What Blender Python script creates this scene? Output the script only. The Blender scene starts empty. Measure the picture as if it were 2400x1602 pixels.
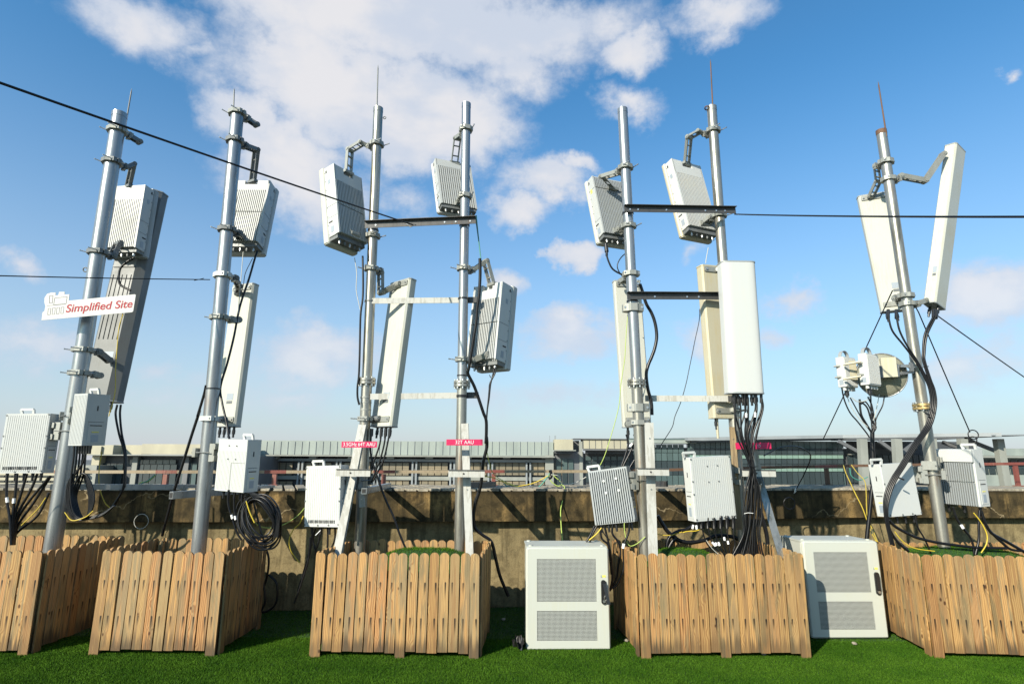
import bpy, bmesh, math, random
import numpy as np
from mathutils import Vector, Matrix, Euler
R = math.radians
rnd = random.Random(7)
scene = bpy.context.scene
COL = scene.collection

# ------------------------------------------------------------------ camera
F_PX, CX, CY, EYE = 1357.0, 1200.0, 801.0, 1.61
PITCH, ROLL = R(11.4), R(0.34)
cam_d = bpy.data.cameras.new('camera'); cam = bpy.data.objects.new('camera', cam_d); COL.objects.link(cam)
cam_d.sensor_width = 36; cam_d.lens = F_PX / 2400 * 36; cam_d.clip_start = 0.05; cam_d.clip_end = 6000
fw = Vector((0, math.cos(PITCH), math.sin(PITCH))); r0 = Vector((1, 0, 0)); u0 = r0.cross(fw)
RT = r0 * math.cos(ROLL) + u0 * math.sin(ROLL); UP = u0 * math.cos(ROLL) - r0 * math.sin(ROLL)
mm = Matrix((RT, UP, -fw)).transposed().to_4x4(); mm.translation = (0, 0, EYE); cam.matrix_world = mm
scene.camera = cam

def ray(x, y):
    return fw + RT * ((x - CX) / F_PX) - UP * ((y - CY) / F_PX)
def W(x, y, Y):                      # survey helper: photo pixel + distance north of the viewer -> world point
    d = ray(x, y); return Vector((0, 0, EYE)) + d * (Y / d.y)

# ------------------------------------------------------------------ sun, sky, exposure
SUN_AZ, SUN_EL = 40.0, 28.0
to_sun = Vector((-math.sin(R(SUN_AZ)) * math.cos(R(SUN_EL)), -math.cos(R(SUN_AZ)) * math.cos(R(SUN_EL)), math.sin(R(SUN_EL))))
sd = bpy.data.lights.new('sun', 'SUN'); sd.energy = 5.0; sd.angle = R(0.5); sd.color = (1.0, 0.92, 0.77)
so = bpy.data.objects.new('sun', sd); COL.objects.link(so)
so.rotation_euler = (-to_sun).to_track_quat('-Z', 'Y').to_euler()
scene.view_settings.view_transform = 'Standard'; scene.view_settings.look = 'None'
scene.view_settings.exposure = 0.72; scene.view_settings.gamma = 1.0; scene.view_settings.use_curve_mapping = False
try:
    scene.cycles.max_bounces = 6; scene.cycles.diffuse_bounces = 2; scene.cycles.use_adaptive_sampling = True
except Exception: pass

world = bpy.data.worlds.new("World"); scene.world = world; world.use_nodes = True
nt = world.node_tree; nt.nodes.clear()
class G:                              # tiny node-graph helper
    def __init__(s, nt): s.nt = nt
    def n(s, typ, **kw):
        nd = s.nt.nodes.new(typ)
        for k, v in kw.items():
            if k == 'inp':
                for kk, vv in v.items():
                    sock = nd.inputs[kk]
                    if isinstance(vv, bpy.types.NodeSocket): s.nt.links.new(vv, sock)
                    else: sock.default_value = vv
            else: setattr(nd, k, v)
        return nd
    def m(s, op, a, b=None, c=None, clamp=False):
        nd = s.nt.nodes.new('ShaderNodeMath'); nd.operation = op; nd.use_clamp = clamp
        for i, v in enumerate((a, b, c)):
            if v is None: continue
            if isinstance(v, bpy.types.NodeSocket): s.nt.links.new(v, nd.inputs[i])
            else: nd.inputs[i].default_value = v
        return nd.outputs[0]
    def smooth(s, v, a, b):
        nd = s.n('ShaderNodeMapRange', interpolation_type='SMOOTHSTEP', inp={'Value': v, 'From Min': a, 'From Max': b}); return nd.outputs[0]
    def lin(s, v, a, b, c=0., d=1.):
        nd = s.n('ShaderNodeMapRange', inp={'Value': v, 'From Min': a, 'From Max': b, 'To Min': c, 'To Max': d}); return nd.outputs[0]
    def noise(s, vec, scale, detail=4, rough=.55, dist=0.):
        nd = s.n('ShaderNodeTexNoise', inp={'Scale': scale, 'Detail': detail, 'Roughness': rough, 'Distortion': dist})
        if vec is not None: s.nt.links.new(vec, nd.inputs['Vector'])
        return nd.outputs[0]
    def mix(s, f, a, b, blend='MIX'):
        nd = s.nt.nodes.new('ShaderNodeMix'); nd.data_type = 'RGBA'; nd.blend_type = blend
        for i, v in ((0, f), (6, a), (7, b)):
            if isinstance(v, bpy.types.NodeSocket): s.nt.links.new(v, nd.inputs[i])
            elif isinstance(v, tuple): nd.inputs[i].default_value = (*v, 1) if len(v) == 3 else v
            else: nd.inputs[i].default_value = v
        return nd.outputs[2]
    def scale(s, vec, sc, loc=(0, 0, 0)):
        nd = s.n('ShaderNodeMapping', inp={'Scale': sc, 'Location': loc}); s.nt.links.new(vec, nd.inputs['Vector']); return nd.outputs[0]
g = G(nt)
sky = g.n('ShaderNodeTexSky', sky_type='NISHITA', sun_disc=False, sun_elevation=R(SUN_EL), sun_rotation=R(180 + SUN_AZ),
          altitude=30, air_density=1.0, dust_density=0.9, ozone_density=2.2)
tc = g.n('ShaderNodeTexCoord'); sep = g.n('ShaderNodeSeparateXYZ', inp={0: tc.outputs['Generated']})
X, Y_, Z = sep.outputs
az = g.m('ARCTAN2', X, Y_); el = g.m('ARCSINE', Z)
ae = g.n('ShaderNodeCombineXYZ', inp={0: az, 1: el}).outputs[0]
dirv = tc.outputs['Generated']
warp = g.n('ShaderNodeTexNoise', inp={'Vector': dirv, 'Scale': 6.0, 'Detail': 8.0, 'Roughness': .62})
wv = g.n('ShaderNodeVectorMath', operation='SUBTRACT', inp={0: warp.outputs[1], 1: (.5, .5, .5)})
wv2 = g.n('ShaderNodeVectorMath', operation='MULTIPLY_ADD', inp={0: wv.outputs[0], 1: (.20, .15, 0), 2: ae})
aew = wv2.outputs[0]
# clouds: centre and half-size as seen in the photograph (turned into azimuth / elevation), strength
CL = [(900, 30, 470, 140, 1.15), (760, 200, 270, 170, 1.2), (960, 270, 290, 130, 1.15), (1180, 90, 320, 120, .95), (1110, 310, 130, 90, 1.0), (640, 330, 140, 140, .85), (1230, 180, 120, 90, .7),
      (640, 130, 160, 90, .85), (700, 400, 190, 130, 1.0), (760, 480, 120, 80, .85), (560, 250, 110, 110, .9), (330, 50, 190, 90, .62), (440, 120, 90, 50, .5), (1485, 130, 85, 60, .8),
      (1490, 245, 80, 50, .72), (1670, 40, 140, 60, .72), (1310, 60, 170, 90, .8), (1280, 430, 130, 55, .95), (1215, 485, 80, 45, .85), (1365, 395, 60, 30, .85), (990, 470, 80, 45, .5),
      (1342, 598, 42, 36, 1.0), (1180, 650, 45, 32, .55), (770, 840, 160, 85, .95), (1340, 780, 130, 62, .92), (1650, 800, 90, 62, .85), (1850, 700, 90, 42, .75),
      (1810, 790, 60, 34, .6), (2330, 700, 190, 85, .9), (2250, 840, 180, 70, .7), (80, 810, 150, 80, .75), (25, 635, 60, 34, .55),
      (360, 880, 60, 38, .5), (1660, 610, 50, 28, .5), (1250, 930, 240, 50, .5), (700, 930, 250, 50, .45), (2395, 170, 40, 22, .55), (2100, 930, 300, 50, .4), (300, 960, 300, 50, .4)]
dens = None
for (px, py, rx, ry, amp) in CL:
    d = ray(px, py).normalized(); a0, e0 = math.atan2(d.x, d.y), math.asin(d.z)
    dx = ray(px + rx, py).normalized(); dy = ray(px, py - ry).normalized()
    ra = abs(math.atan2(dx.x, dx.y) - a0) * 1.35; re = abs(math.asin(dy.z) - e0) * 1.4
    v = g.n('ShaderNodeVectorMath', operation='SUBTRACT', inp={0: aew, 1: (a0, e0, 0)}).outputs[0]
    v = g.n('ShaderNodeVectorMath', operation='MULTIPLY', inp={0: v, 1: (1 / ra, 1 / re, 0)}).outputs[0]
    ln = g.n('ShaderNodeVectorMath', operation='LENGTH', inp={0: v}).outputs['Value']
    w = g.m('MULTIPLY', g.m('SUBTRACT', 1.0, ln, clamp=True), amp)
    dens = w if dens is None else g.m('MAXIMUM', dens, w)
# elsewhere: the same kind of broken cumulus, from noise
nz = g.noise(g.scale(dirv, (1, 1, 2.2)), 3.2, 5, .55)
side = g.smooth(g.m('ABSOLUTE', az), .85, 1.15)
gen = g.m('MULTIPLY', g.m('MULTIPLY', g.smooth(nz, .52, .74), .5), side)
dens = g.m('MAXIMUM', dens, gen)
fine = g.noise(g.scale(dirv, (1, 1, 1.5)), 11, 8, .62)
fine2 = g.noise(g.scale(dirv, (1, 1, 1.6)), 4.5, 3, .5)
dn = g.m('ADD', dens, g.m('MULTIPLY', g.m('SUBTRACT', fine, .5), .95))
dn = g.m('ADD', dn, g.m('MULTIPLY', g.m('SUBTRACT', fine2, .5), .5))
cov = g.m('MULTIPLY', g.smooth(dn, .08, .60), .95)
cov = g.m('MULTIPLY', cov, g.smooth(dens, 0.0, .12))
under = g.noise(g.scale(dirv, (1, 1, 2.0), (0, 0, .05)), 5.5, 5, .55)
thick = g.m('MULTIPLY', g.smooth(dn, .25, .85), g.smooth(under, .36, .60))
lowfade = g.lin(el, 0.02, .30, .55, 1.0)
cov = g.m('MULTIPLY', cov, g.m('MINIMUM', lowfade, 1.0))
cloud_col = g.mix(thick, (6.3, 6.9, 8.0), (8.3, 8.2, 8.4))
skc = g.n('ShaderNodeHueSaturation', inp={'Saturation': 1.15, 'Value': 1.32, 'Color': sky.outputs[0]}).outputs[0]
skc = g.n('ShaderNodeVectorMath', operation='MULTIPLY', inp={0: skc, 1: (.93, 1.50, 1.58)}).outputs[0]
# pale haze towards the horizon, all round
hz = g.m('POWER', g.m('SUBTRACT', 1.0, g.m('DIVIDE', g.m('ABSOLUTE', el), .62), clamp=True), 1.75)
skc = g.mix(g.m('MULTIPLY', hz, .9), skc, (6.25, 6.30, 6.9))
out_c = g.mix(cov, skc, cloud_col)
bg = g.n('ShaderNodeBackground', inp={'Color': out_c, 'Strength': 0.0615})
g.n('ShaderNodeOutputWorld', inp={'Surface': bg.outputs[0]})

# ------------------------------------------------------------------ materials
def mat(name, build):
    m = bpy.data.materials.new(name); m.use_nodes = True; t = m.node_tree; t.nodes.clear(); g = G(t)
    o = g.n('ShaderNodeOutputMaterial'); b = g.n('ShaderNodeBsdfPrincipled'); t.links.new(b.outputs[0], o.inputs[0])
    build(g, b, t); return m
def setb(g, b, **kw):
    for k, v in kw.items():
        k = k.replace('_', ' ')
        if isinstance(v, bpy.types.NodeSocket): g.nt.links.new(v, b.inputs[k])
        elif isinstance(v, tuple): b.inputs[k].default_value = (*v, 1)
        else: b.inputs[k].default_value = v
def bump(g, b, h, strength=.2, dist=.01):
    bp = g.n('ShaderNodeBump', inp={'Strength': strength, 'Distance': dist, 'Height': h}); g.nt.links.new(bp.outputs[0], b.inputs['Normal'])
def wpos(g): return g.n('ShaderNodeNewGeometry').outputs['Position']
def opos(g): return g.n('ShaderNodeTexCoord').outputs['Object']
def orand(g): return g.n('ShaderNodeObjectInfo').outputs['Random']

def painted(name, col, rough=.42, dirt=.25, dirtcol=(.30, .27, .18), streak=True, metal=0., spec=.5):
    def f(g, b, t):
        p = wpos(g)
        n1 = g.noise(p, 3.0, 5, .6); n2 = g.noise(g.scale(p, (60, 60, 2.2)), 1.0, 4, .6); n3 = g.noise(p, 40, 3)
        k = g.m('MULTIPLY', g.smooth(g.m('MULTIPLY', n1, n2), .20, .40), min(1., dirt * 1.9))
        c = g.mix(k, col, dirtcol)
        c = g.mix(g.m('MULTIPLY', g.smooth(n3, .62, .8), dirt * .5), c, tuple(x * .6 for x in col))
        setb(g, b, Base_Color=c, Roughness=g.lin(n1, .3, .7, rough - .08, rough + .12), Metallic=metal)
        bump(g, b, n3, .04, .002)
    return mat(name, f)
def steel(name, col=(.46, .48, .50), rough=.36, rust=.15, stain=.4, staincol=(.16, .14, .09), metal=.75):
    def f(g, b, t):
        p = wpos(g)
        vor = g.n('ShaderNodeTexVoronoi', inp={'Vector': p, 'Scale': 90}).outputs['Color']
        vs = g.n('ShaderNodeSeparateColor', inp={0: vor}).outputs[0]
        n1 = g.noise(g.scale(p, (9, 9, 1.1)), 1.0, 5, .62); n2 = g.noise(g.scale(p, (45, 45, 3)), 1.0, 5, .65); n3 = g.noise(p, 1.2, 3)
        base = g.mix(g.lin(vs, 0, 1, 0, .22), col, tuple(x * .72 for x in col))
        base = g.mix(g.m('MULTIPLY', g.smooth(n1, .46, .68), stain), base, staincol)
        base = g.mix(g.m('MULTIPLY', g.smooth(n2, .56, .72), stain * .7), base, tuple(x * .55 for x in col))
        rm = g.m('MULTIPLY', g.m('MULTIPLY', g.smooth(n3, .56, .66), g.smooth(n2, .5, .62)), rust)
        base = g.mix(rm, base, (.20, .075, .025))
        setb(g, b, Base_Color=base, Metallic=metal, Roughness=g.lin(n2, .3, .7, rough - .06, rough + .16))
        bump(g, b, n2, .12, .002)
    return mat(name, f)
def flat(name, col, rough=.6, metal=0.):
    return mat(name, lambda g, b, t: setb(g, b, Base_Color=g.mix(g.lin(g.noise(wpos(g), 25, 4), .3, .7, 0, .3), col, tuple(x * .7 for x in col)), Roughness=rough, Metallic=metal))
def emboss(name, col, rough=.5):
    return mat(name, lambda g, b, t: setb(g, b, Base_Color=col, Roughness=rough))

M = {}
M['galv'] = steel('galvanised_steel', (.31, .325, .33), .28, .25, .5, (.17, .175, .17), .68)
M['galv_old'] = steel('weathered_galvanised_steel', (.34, .33, .29), .30, .4, .8, (.10, .085, .05), .72)
M['steel_dark'] = steel('dull_dark_steel', (.08, .08, .08), .5, .3, .5, (.05, .05, .05), .5)
M['cast'] = steel('cast_bracket_metal', (.27, .28, .26), .5, .08, .4, (.18, .17, .13), .35)
M['cast_dark'] = steel('aged_bracket_metal', (.16, .17, .17), .5, .1, .4, (.06, .06, .05), .35)
M['bolt'] = steel('zinc_bolts', (.6, .6, .58), .3, .1, .3, (.25, .25, .25), .9)
M['rust'] = steel('rusty_steel', (.14, .08, .05), .7, 1.0, .6, (.06, .04, .03), .3)
M['white'] = painted('white_unit_paint', (.38, .395, .39), .42, .18, (.45, .43, .36))
M['white2'] = painted('bright_white_unit_paint', (.46, .475, .465), .4, .12, (.5, .48, .4))
M['cream'] = painted('cream_radome', (.435, .44, .39), .34, .22, (.42, .39, .28))
M['cream2'] = painted('yellowed_radome', (.40, .375, .28), .36, .35, (.40, .34, .20))
M['grey_unit'] = painted('grey_unit_paint', (.25, .27, .28), .45, .2, (.24, .25, .22))
M['shaded_grey_back'] = painted('shade_darkened_grey_back', (.105, .112, .112), .45, .3, (.08, .08, .07))  # grey darkened to hold the shadow of the antenna unit in front
M['cab'] = painted('cabinet_paint', (.42, .435, .39), .4, .18, (.42, .42, .32))
M['black'] = mat('black_cable_sheath', lambda g, b, t: setb(g, b, Base_Color=(.006, .006, .007), Roughness=.34, Specular_IOR_Level=.35))
M['blackp'] = mat('black_plastic', lambda g, b, t: setb(g, b, Base_Color=(.015, .015, .016), Roughness=.3))
M['yellow'] = emboss('yellow_wire', (.50, .37, .03)); M['yg'] = emboss('yellow_green_wire', (.35, .45, .10)); M['teal'] = emboss('teal_wire', (.05, .22, .17))
M['greyw'] = emboss('grey_wire', (.42, .42, .38)); M['tag'] = emboss('white_cable_tag', (.8, .8, .78)); M['orange'] = emboss('orange_wire', (.55, .25, .05))
M['dark'] = emboss('dark_recess', (.02, .02, .02), .8); M['brass'] = steel('brass_flange', (.55, .40, .18), .4, .2, .4, (.3, .2, .08), .8)
M['pink'] = emboss('pink_sign_face', (.46, .014, .08), .35); M['signwhite'] = emboss('white_sign_face', (.40, .40, .395), .5)
M['red_text'] = emboss('red_lettering', (.28, .006, .018), .7); M['white_text'] = emboss('white_lettering', (.7, .66, .67), .5)
M['grey_text'] = emboss('grey_print', (.11, .12, .125), .6); M['label'] = emboss('label_plate', (.26, .30, .34), .5); M['lab_y'] = emboss('yellow_label', (.65, .6, .12), .5)
M['redpaint'] = painted('faded_red_paint', (.16, .045, .035), .5, .4, (.2, .1, .07)); M['creampaint'] = painted('faded_cream_paint', (.26, .21, .14), .6, .5, (.2, .16, .1))

def peel(g, b, t):
    p = wpos(g); n = g.noise(g.scale(p, (26, 26, 4)), 1.0, 7, .7); n2 = g.noise(p, 2.2, 3)
    k = g.smooth(g.m('ADD', n, g.m('MULTIPLY', n2, .35)), .66, .74)
    c = g.mix(k, (.52, .52, .50), (.18, .155, .11)); c = g.mix(g.m('MULTIPLY', g.smooth(n, .3, .5), .25), (.36, .36, .33), c)
    setb(g, b, Base_Color=c, Roughness=.6); bump(g, b, n, .3, .003)
M['peel'] = mat('peeling_white_paint', peel)
def brownpl(g, b, t):
    p = wpos(g); n = g.noise(g.scale(p, (30, 30, 2)), 1.0, 6, .65)
    setb(g, b, Base_Color=g.mix(g.smooth(n, .35, .65), (.30, .22, .12), (.14, .10, .06)), Roughness=.75)
M['brown'] = mat('weathered_brown_board', brownpl)

def wood(name, hue=0.0, dark=0.0):
    def f(g, b, t):
        o = opos(g); r = orand(g)
        r2 = g.m('FRACT', g.m('MULTIPLY', r, 17.31)); r3 = g.m('FRACT', g.m('MULTIPLY', r, 91.7))
        off = g.n('ShaderNodeCombineXYZ', inp={0: g.m('MULTIPLY', r, 37), 1: g.m('MULTIPLY', r2, 21), 2: g.m('MULTIPLY', r3, 53)}).outputs[0]
        p = g.n('ShaderNodeVectorMath', operation='ADD', inp={0: o, 1: off}).outputs[0]
        sx = g.n('ShaderNodeSeparateXYZ', inp={0: o}).outputs; lx, lz = sx[0], sx[2]
        kn = g.n('ShaderNodeTexVoronoi', inp={'Vector': g.scale(p, (9, 9, 5.5)), 'Scale': 1.0, 'Randomness': 1.0}).outputs['Distance']
        knot = g.m('SUBTRACT', 1.0, g.smooth(kn, .06, .12)); ring = g.m('SUBTRACT', 1.0, g.smooth(kn, .1, .42))
        wob = g.noise(g.scale(p, (6, 6, 1.3)), 1.0, 3, .5)
        ph = g.m('ADD', g.m('MULTIPLY', g.n('ShaderNodeSeparateXYZ', inp={0: p}).outputs[0], g.lin(r2, 0, 1, 330, 620)), g.m('MULTIPLY', wob, g.lin(r3, 0, 1, 12, 34)))
        ph = g.m('ADD', ph, g.m('MULTIPLY', ring, 9.0))
        gr = g.m('ADD', g.m('MULTIPLY', g.m('SINE', ph), .5), .5)
        fib = g.noise(g.scale(p, (260, 260, 5)), 1.0, 4, .6); blot = g.noise(g.scale(p, (14, 14, 2.2)), 1.0, 4, .55)
        r4 = g.m('FRACT', g.m('MULTIPLY', r, 233.3))
        light = g.mix(r, (.46, .27, .10), (.39, .25, .10)); light = g.mix(g.m('MULTIPLY', g.smooth(r3, .5, .95), .5), light, (.42, .19, .08))
        light = g.mix(g.m('MULTIPLY', g.smooth(r2, .55, 1.0), .6), light, (.31, .245, .13))
        light = g.mix(g.m('MULTIPLY', g.smooth(r4, .5, 1.0), .25), light, (.25, .15, .07))
        lineC = g.mix(r2, (.17, .06, .018), (.19, .09, .03))
        broad = g.noise(g.scale(p, (38, 38, 1.6)), 1.0, 3, .5)
        c = g.mix(g.m('MULTIPLY', g.smooth(gr, .3, .95), g.lin(r3, 0, 1, .35, .8)), light, lineC)
        c = g.mix(g.m('MULTIPLY', g.smooth(broad, .49, .58), .75), c, g.mix(r4, (.30, .155, .06), (.17, .145, .085)))
        c = g.mix(g.m('MULTIPLY', g.smooth(fib, .42, .68), .35), c, (.15, .08, .035))
        c = g.mix(g.m('MULTIPLY', g.smooth(blot, .53, .66), .6), c, (.13, .11, .06))
        c = g.mix(g.m('MULTIPLY', knot, .9), c, (.05, .018, .007))
        # dark weather stains running down from the two nail rows
        for zn, ln in ((.585, .11), (.305, .10)):
            rr_ = g.m('FRACT', g.m('MULTIPLY', r, 57.7 + 400 * zn)); rq = g.m('FRACT', g.m('MULTIPLY', r, 131.1 + 900 * zn))
            x0 = g.m('ADD', g.lin(rr_, 0, 1, -.020, .020), g.m('MULTIPLY', g.m('SUBTRACT', wob, .5), .014))
            dxx = g.m('ABSOLUTE', g.m('SUBTRACT', lx, x0))
            tt = g.m('DIVIDE', g.m('SUBTRACT', zn, lz), g.lin(rq, 0, 1, .08, .17))
            inz = g.m('MULTIPLY', g.smooth(tt, -.03, .03), g.m('SUBTRACT', 1.0, g.smooth(g.m('ADD', tt, g.m('MULTIPLY', fib, .5)), .35, 1.3)))
            wd = g.m('SUBTRACT', 1.0, g.smooth(g.m('ADD', dxx, g.m('MULTIPLY', tt, .0022)), .0040, .0105))
            c = g.mix(g.m('MULTIPLY', g.m('MULTIPLY', inz, wd), g.lin(rr_, 0, 1, .75, 1.0)), c, (.012, .009, .007))
            nl = g.m('MULTIPLY', g.m('SUBTRACT', 1.0, g.smooth(dxx, .002, .005)), g.m('SUBTRACT', 1.0, g.smooth(g.m('ABSOLUTE', g.m('SUBTRACT', lz, zn)), .002, .006)))
            c = g.mix(nl, c, (.006, .005, .004))
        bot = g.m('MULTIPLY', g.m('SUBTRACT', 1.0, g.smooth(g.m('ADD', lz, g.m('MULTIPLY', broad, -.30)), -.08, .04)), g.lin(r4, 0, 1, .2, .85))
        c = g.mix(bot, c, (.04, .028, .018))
        if dark: c = g.mix(dark, c, (.10, .05, .025))
        c = g.mix(1.0, c, g.n('ShaderNodeCombineColor', inp={0: g.lin(r4, 0, 1, .82, 1.16), 1: g.lin(r4, 0, 1, .82, 1.16), 2: g.lin(r4, 0, 1, .82, 1.16)}).outputs[0], 'MULTIPLY')
        setb(g, b, Base_Color=c, Roughness=.62, Specular_IOR_Level=.3)
        bump(g, b, g.m('ADD', g.m('MULTIPLY', gr, .5), fib), .25, .002)
    return mat(name, f)
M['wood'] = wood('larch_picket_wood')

def concrete(name, a, b_, c_, stain=.6, cracks=True):
    def f(g, b, t):
        p = wpos(g); n1 = g.noise(g.scale(p, (1.2, 1.2, 1.0)), 1.7, 7, .62, .4); n2 = g.noise(g.scale(p, (5, 5, .7)), 1.2, 5, .6); n3 = g.noise(p, 60, 4, .7); n4 = g.noise(p, 9, 5, .6)
        zz = g.n('ShaderNodeSeparateXYZ', inp={0: p}).outputs[2]
        c = g.mix(g.smooth(g.m('ADD', g.m('MULTIPLY', n1, .6), g.m('MULTIPLY', n2, .4)), .35 if cracks else .4, .52 if cracks else .62), a, b_)  # beam range favours its dark tone as painted shade, tan left as lit patches
        c = g.mix(g.m('MULTIPLY', g.smooth(n4, .45, .65), stain), c, c_)
        c = g.mix(g.m('MULTIPLY', g.smooth(n3, .5, .75), .35), c, c_)
        n5 = g.noise(g.scale(p, (13, 13, .9)), 1.0, 6, .65); c = g.mix(g.m('MULTIPLY', g.smooth(n5, .50, .60), .55), c, c_)
        n6 = g.noise(p, 75, 3, .6); c = g.mix(g.m('MULTIPLY', g.smooth(n6, .55, .66), .5), c, c_)
        if cracks:
            tp = g.m('MULTIPLY', g.smooth(g.m('ADD', zz, g.m('MULTIPLY', n5, .06)), 1.225, 1.275), .75); c = g.mix(tp, c, c_)
            vd = g.n('ShaderNodeVectorMath', operation='MULTIPLY_ADD', inp={0: g.n('ShaderNodeTexNoise', inp={'Vector': p, 'Scale': 5., 'Detail': 4.}).outputs[1], 1: (.35, .35, .35), 2: p}).outputs[0]
            v = g.n('ShaderNodeTexVoronoi', feature='DISTANCE_TO_EDGE', inp={'Vector': g.scale(vd, (.9, .9, 2.3)), 'Scale': 1.0}).outputs['Distance']
            ck = g.m('MULTIPLY', g.m('SUBTRACT', 1.0, g.smooth(v, .002, .013)), g.smooth(g.noise(p, 1.1, 2), .48, .56))
            c = g.mix(g.m('MULTIPLY', ck, .6), c, (.34, .27, .16))
        setb(g, b, Base_Color=c, Roughness=.9, Specular_IOR_Level=.2); bump(g, b, g.m('ADD', n3, n4), .35, .01)
    return mat(name, f)
M['beam'] = concrete('mossy_shade_toned_concrete', (.25, .165, .065), (.060, .044, .020), (.020, .016, .008), .75)  # moss and stains, with cast shade on the beam darkened into the colours
M['wall'] = concrete('parapet_wall_render', (.24, .19, .098), (.17, .135, .07), (.07, .055, .028), .55, False)
M['coping'] = concrete('pale_coping_stone', (.36, .33, .265), (.27, .24, .19), (.13, .115, .085), .6, False)

def turfbase(g, b, t):
    p = wpos(g); n = g.noise(p, 90, 5, .7); n2 = g.noise(p, 3, 3)
    setb(g, b, Base_Color=g.mix(g.smooth(n, .35, .7), (.008, .035, .006), (.03, .10, .012)), Roughness=.9); bump(g, b, n, .8, .02)
M['turfbase'] = mat('artificial_turf_backing', turfbase)
def blade(g, b, t):
    p = wpos(g); n = g.m('ADD', g.m('MULTIPLY', g.noise(p, 420, 1, .5), .5), g.m('MULTIPLY', g.noise(p, 120, 2, .5), .5)); n2 = g.noise(p, 2.3, 4, .6)
    c = g.mix(g.smooth(n, .42, .60), (.007, .032, .001), (.098, .205, .018)); c = g.mix(g.m('MULTIPLY', g.smooth(n2, .4, .65), .45), c, (.012, .052, .003))
    setb(g, b, Base_Color=c, Roughness=.7, Specular_IOR_Level=.04)
M['blade'] = mat('artificial_grass_blades', blade)
def glassm(name, col, rough=.12, var=.5):
    def f(g, b, t):
        r = orand(g); setb(g, b, Base_Color=g.mix(g.m('MULTIPLY', r, var), col, tuple(x * .45 for x in col)), Roughness=rough, Specular_IOR_Level=.45)
    return mat(name, f)
M['glass_d'] = glassm('dark_blue_glazing', (.035, .05, .055)); M['glass_g'] = glassm('green_grey_glazing', (.07, .105, .105)); M['glass_sp'] = glassm('pale_green_spandrel', (.17, .26, .22), .4, .3)
def louv(g, b, t):
    zz = g.n('ShaderNodeSeparateXYZ', inp={0: wpos(g)}).outputs[2]
    s = g.m('FRACT', g.m('MULTIPLY', zz, 3.2)); r = orand(g)
    c = g.mix(g.smooth(s, .6, .85), g.mix(r, (.24, .195, .12), (.15, .13, .09)), (.08, .07, .05)); setb(g, b, Base_Color=c, Roughness=.5)
M['louvre'] = mat('tan_window_blind', louv)
def clad(name, a, b_):
    def f(g, b, t):
        p = wpos(g); n = g.noise(g.scale(p, (.3, .3, .12)), 1.0, 5, .6)
        setb(g, b, Base_Color=g.mix(g.smooth(n, .35, .7), a, b_), Roughness=.6)
    return mat(name, f)
M['clad'] = clad('pale_green_grey_cladding', (.24, .275, .25), (.19, .22, .205)); M['cladcream'] = clad('cream_cladding', (.36, .335, .24), (.29, .27, .20))
M['conc_l'] = clad('light_concrete_frame', (.23, .24, .215), (.18, .19, .17)); M['roofm'] = clad('grey_metal_roof', (.22, .24, .25), (.18, .20, .21))
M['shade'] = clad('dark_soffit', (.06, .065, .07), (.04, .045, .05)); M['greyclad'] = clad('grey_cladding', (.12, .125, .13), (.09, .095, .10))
M['ground'] = clad('far_ground', (.12, .12, .10), (.09, .09, .08))
def ventm(g, b, t):
    o = opos(g); s = g.n('ShaderNodeSeparateXYZ', inp={0: o}).outputs
    fx = g.m('ABSOLUTE', g.m('SUBTRACT', g.m('FRACT', g.m('DIVIDE', s[0], .0105)), .5)); fz = g.m('ABSOLUTE', g.m('SUBTRACT', g.m('FRACT', g.m('DIVIDE', s[2], .0105)), .5))
    hole = g.m('MULTIPLY', g.m('LESS_THAN', fx, .38), g.m('LESS_THAN', fz, .38))
    setb(g, b, Base_Color=g.mix(hole, (.46, .48, .44), (.02, .02, .024)), Roughness=.5)
M['vent'] = mat('perforated_sheet', ventm)

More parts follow.
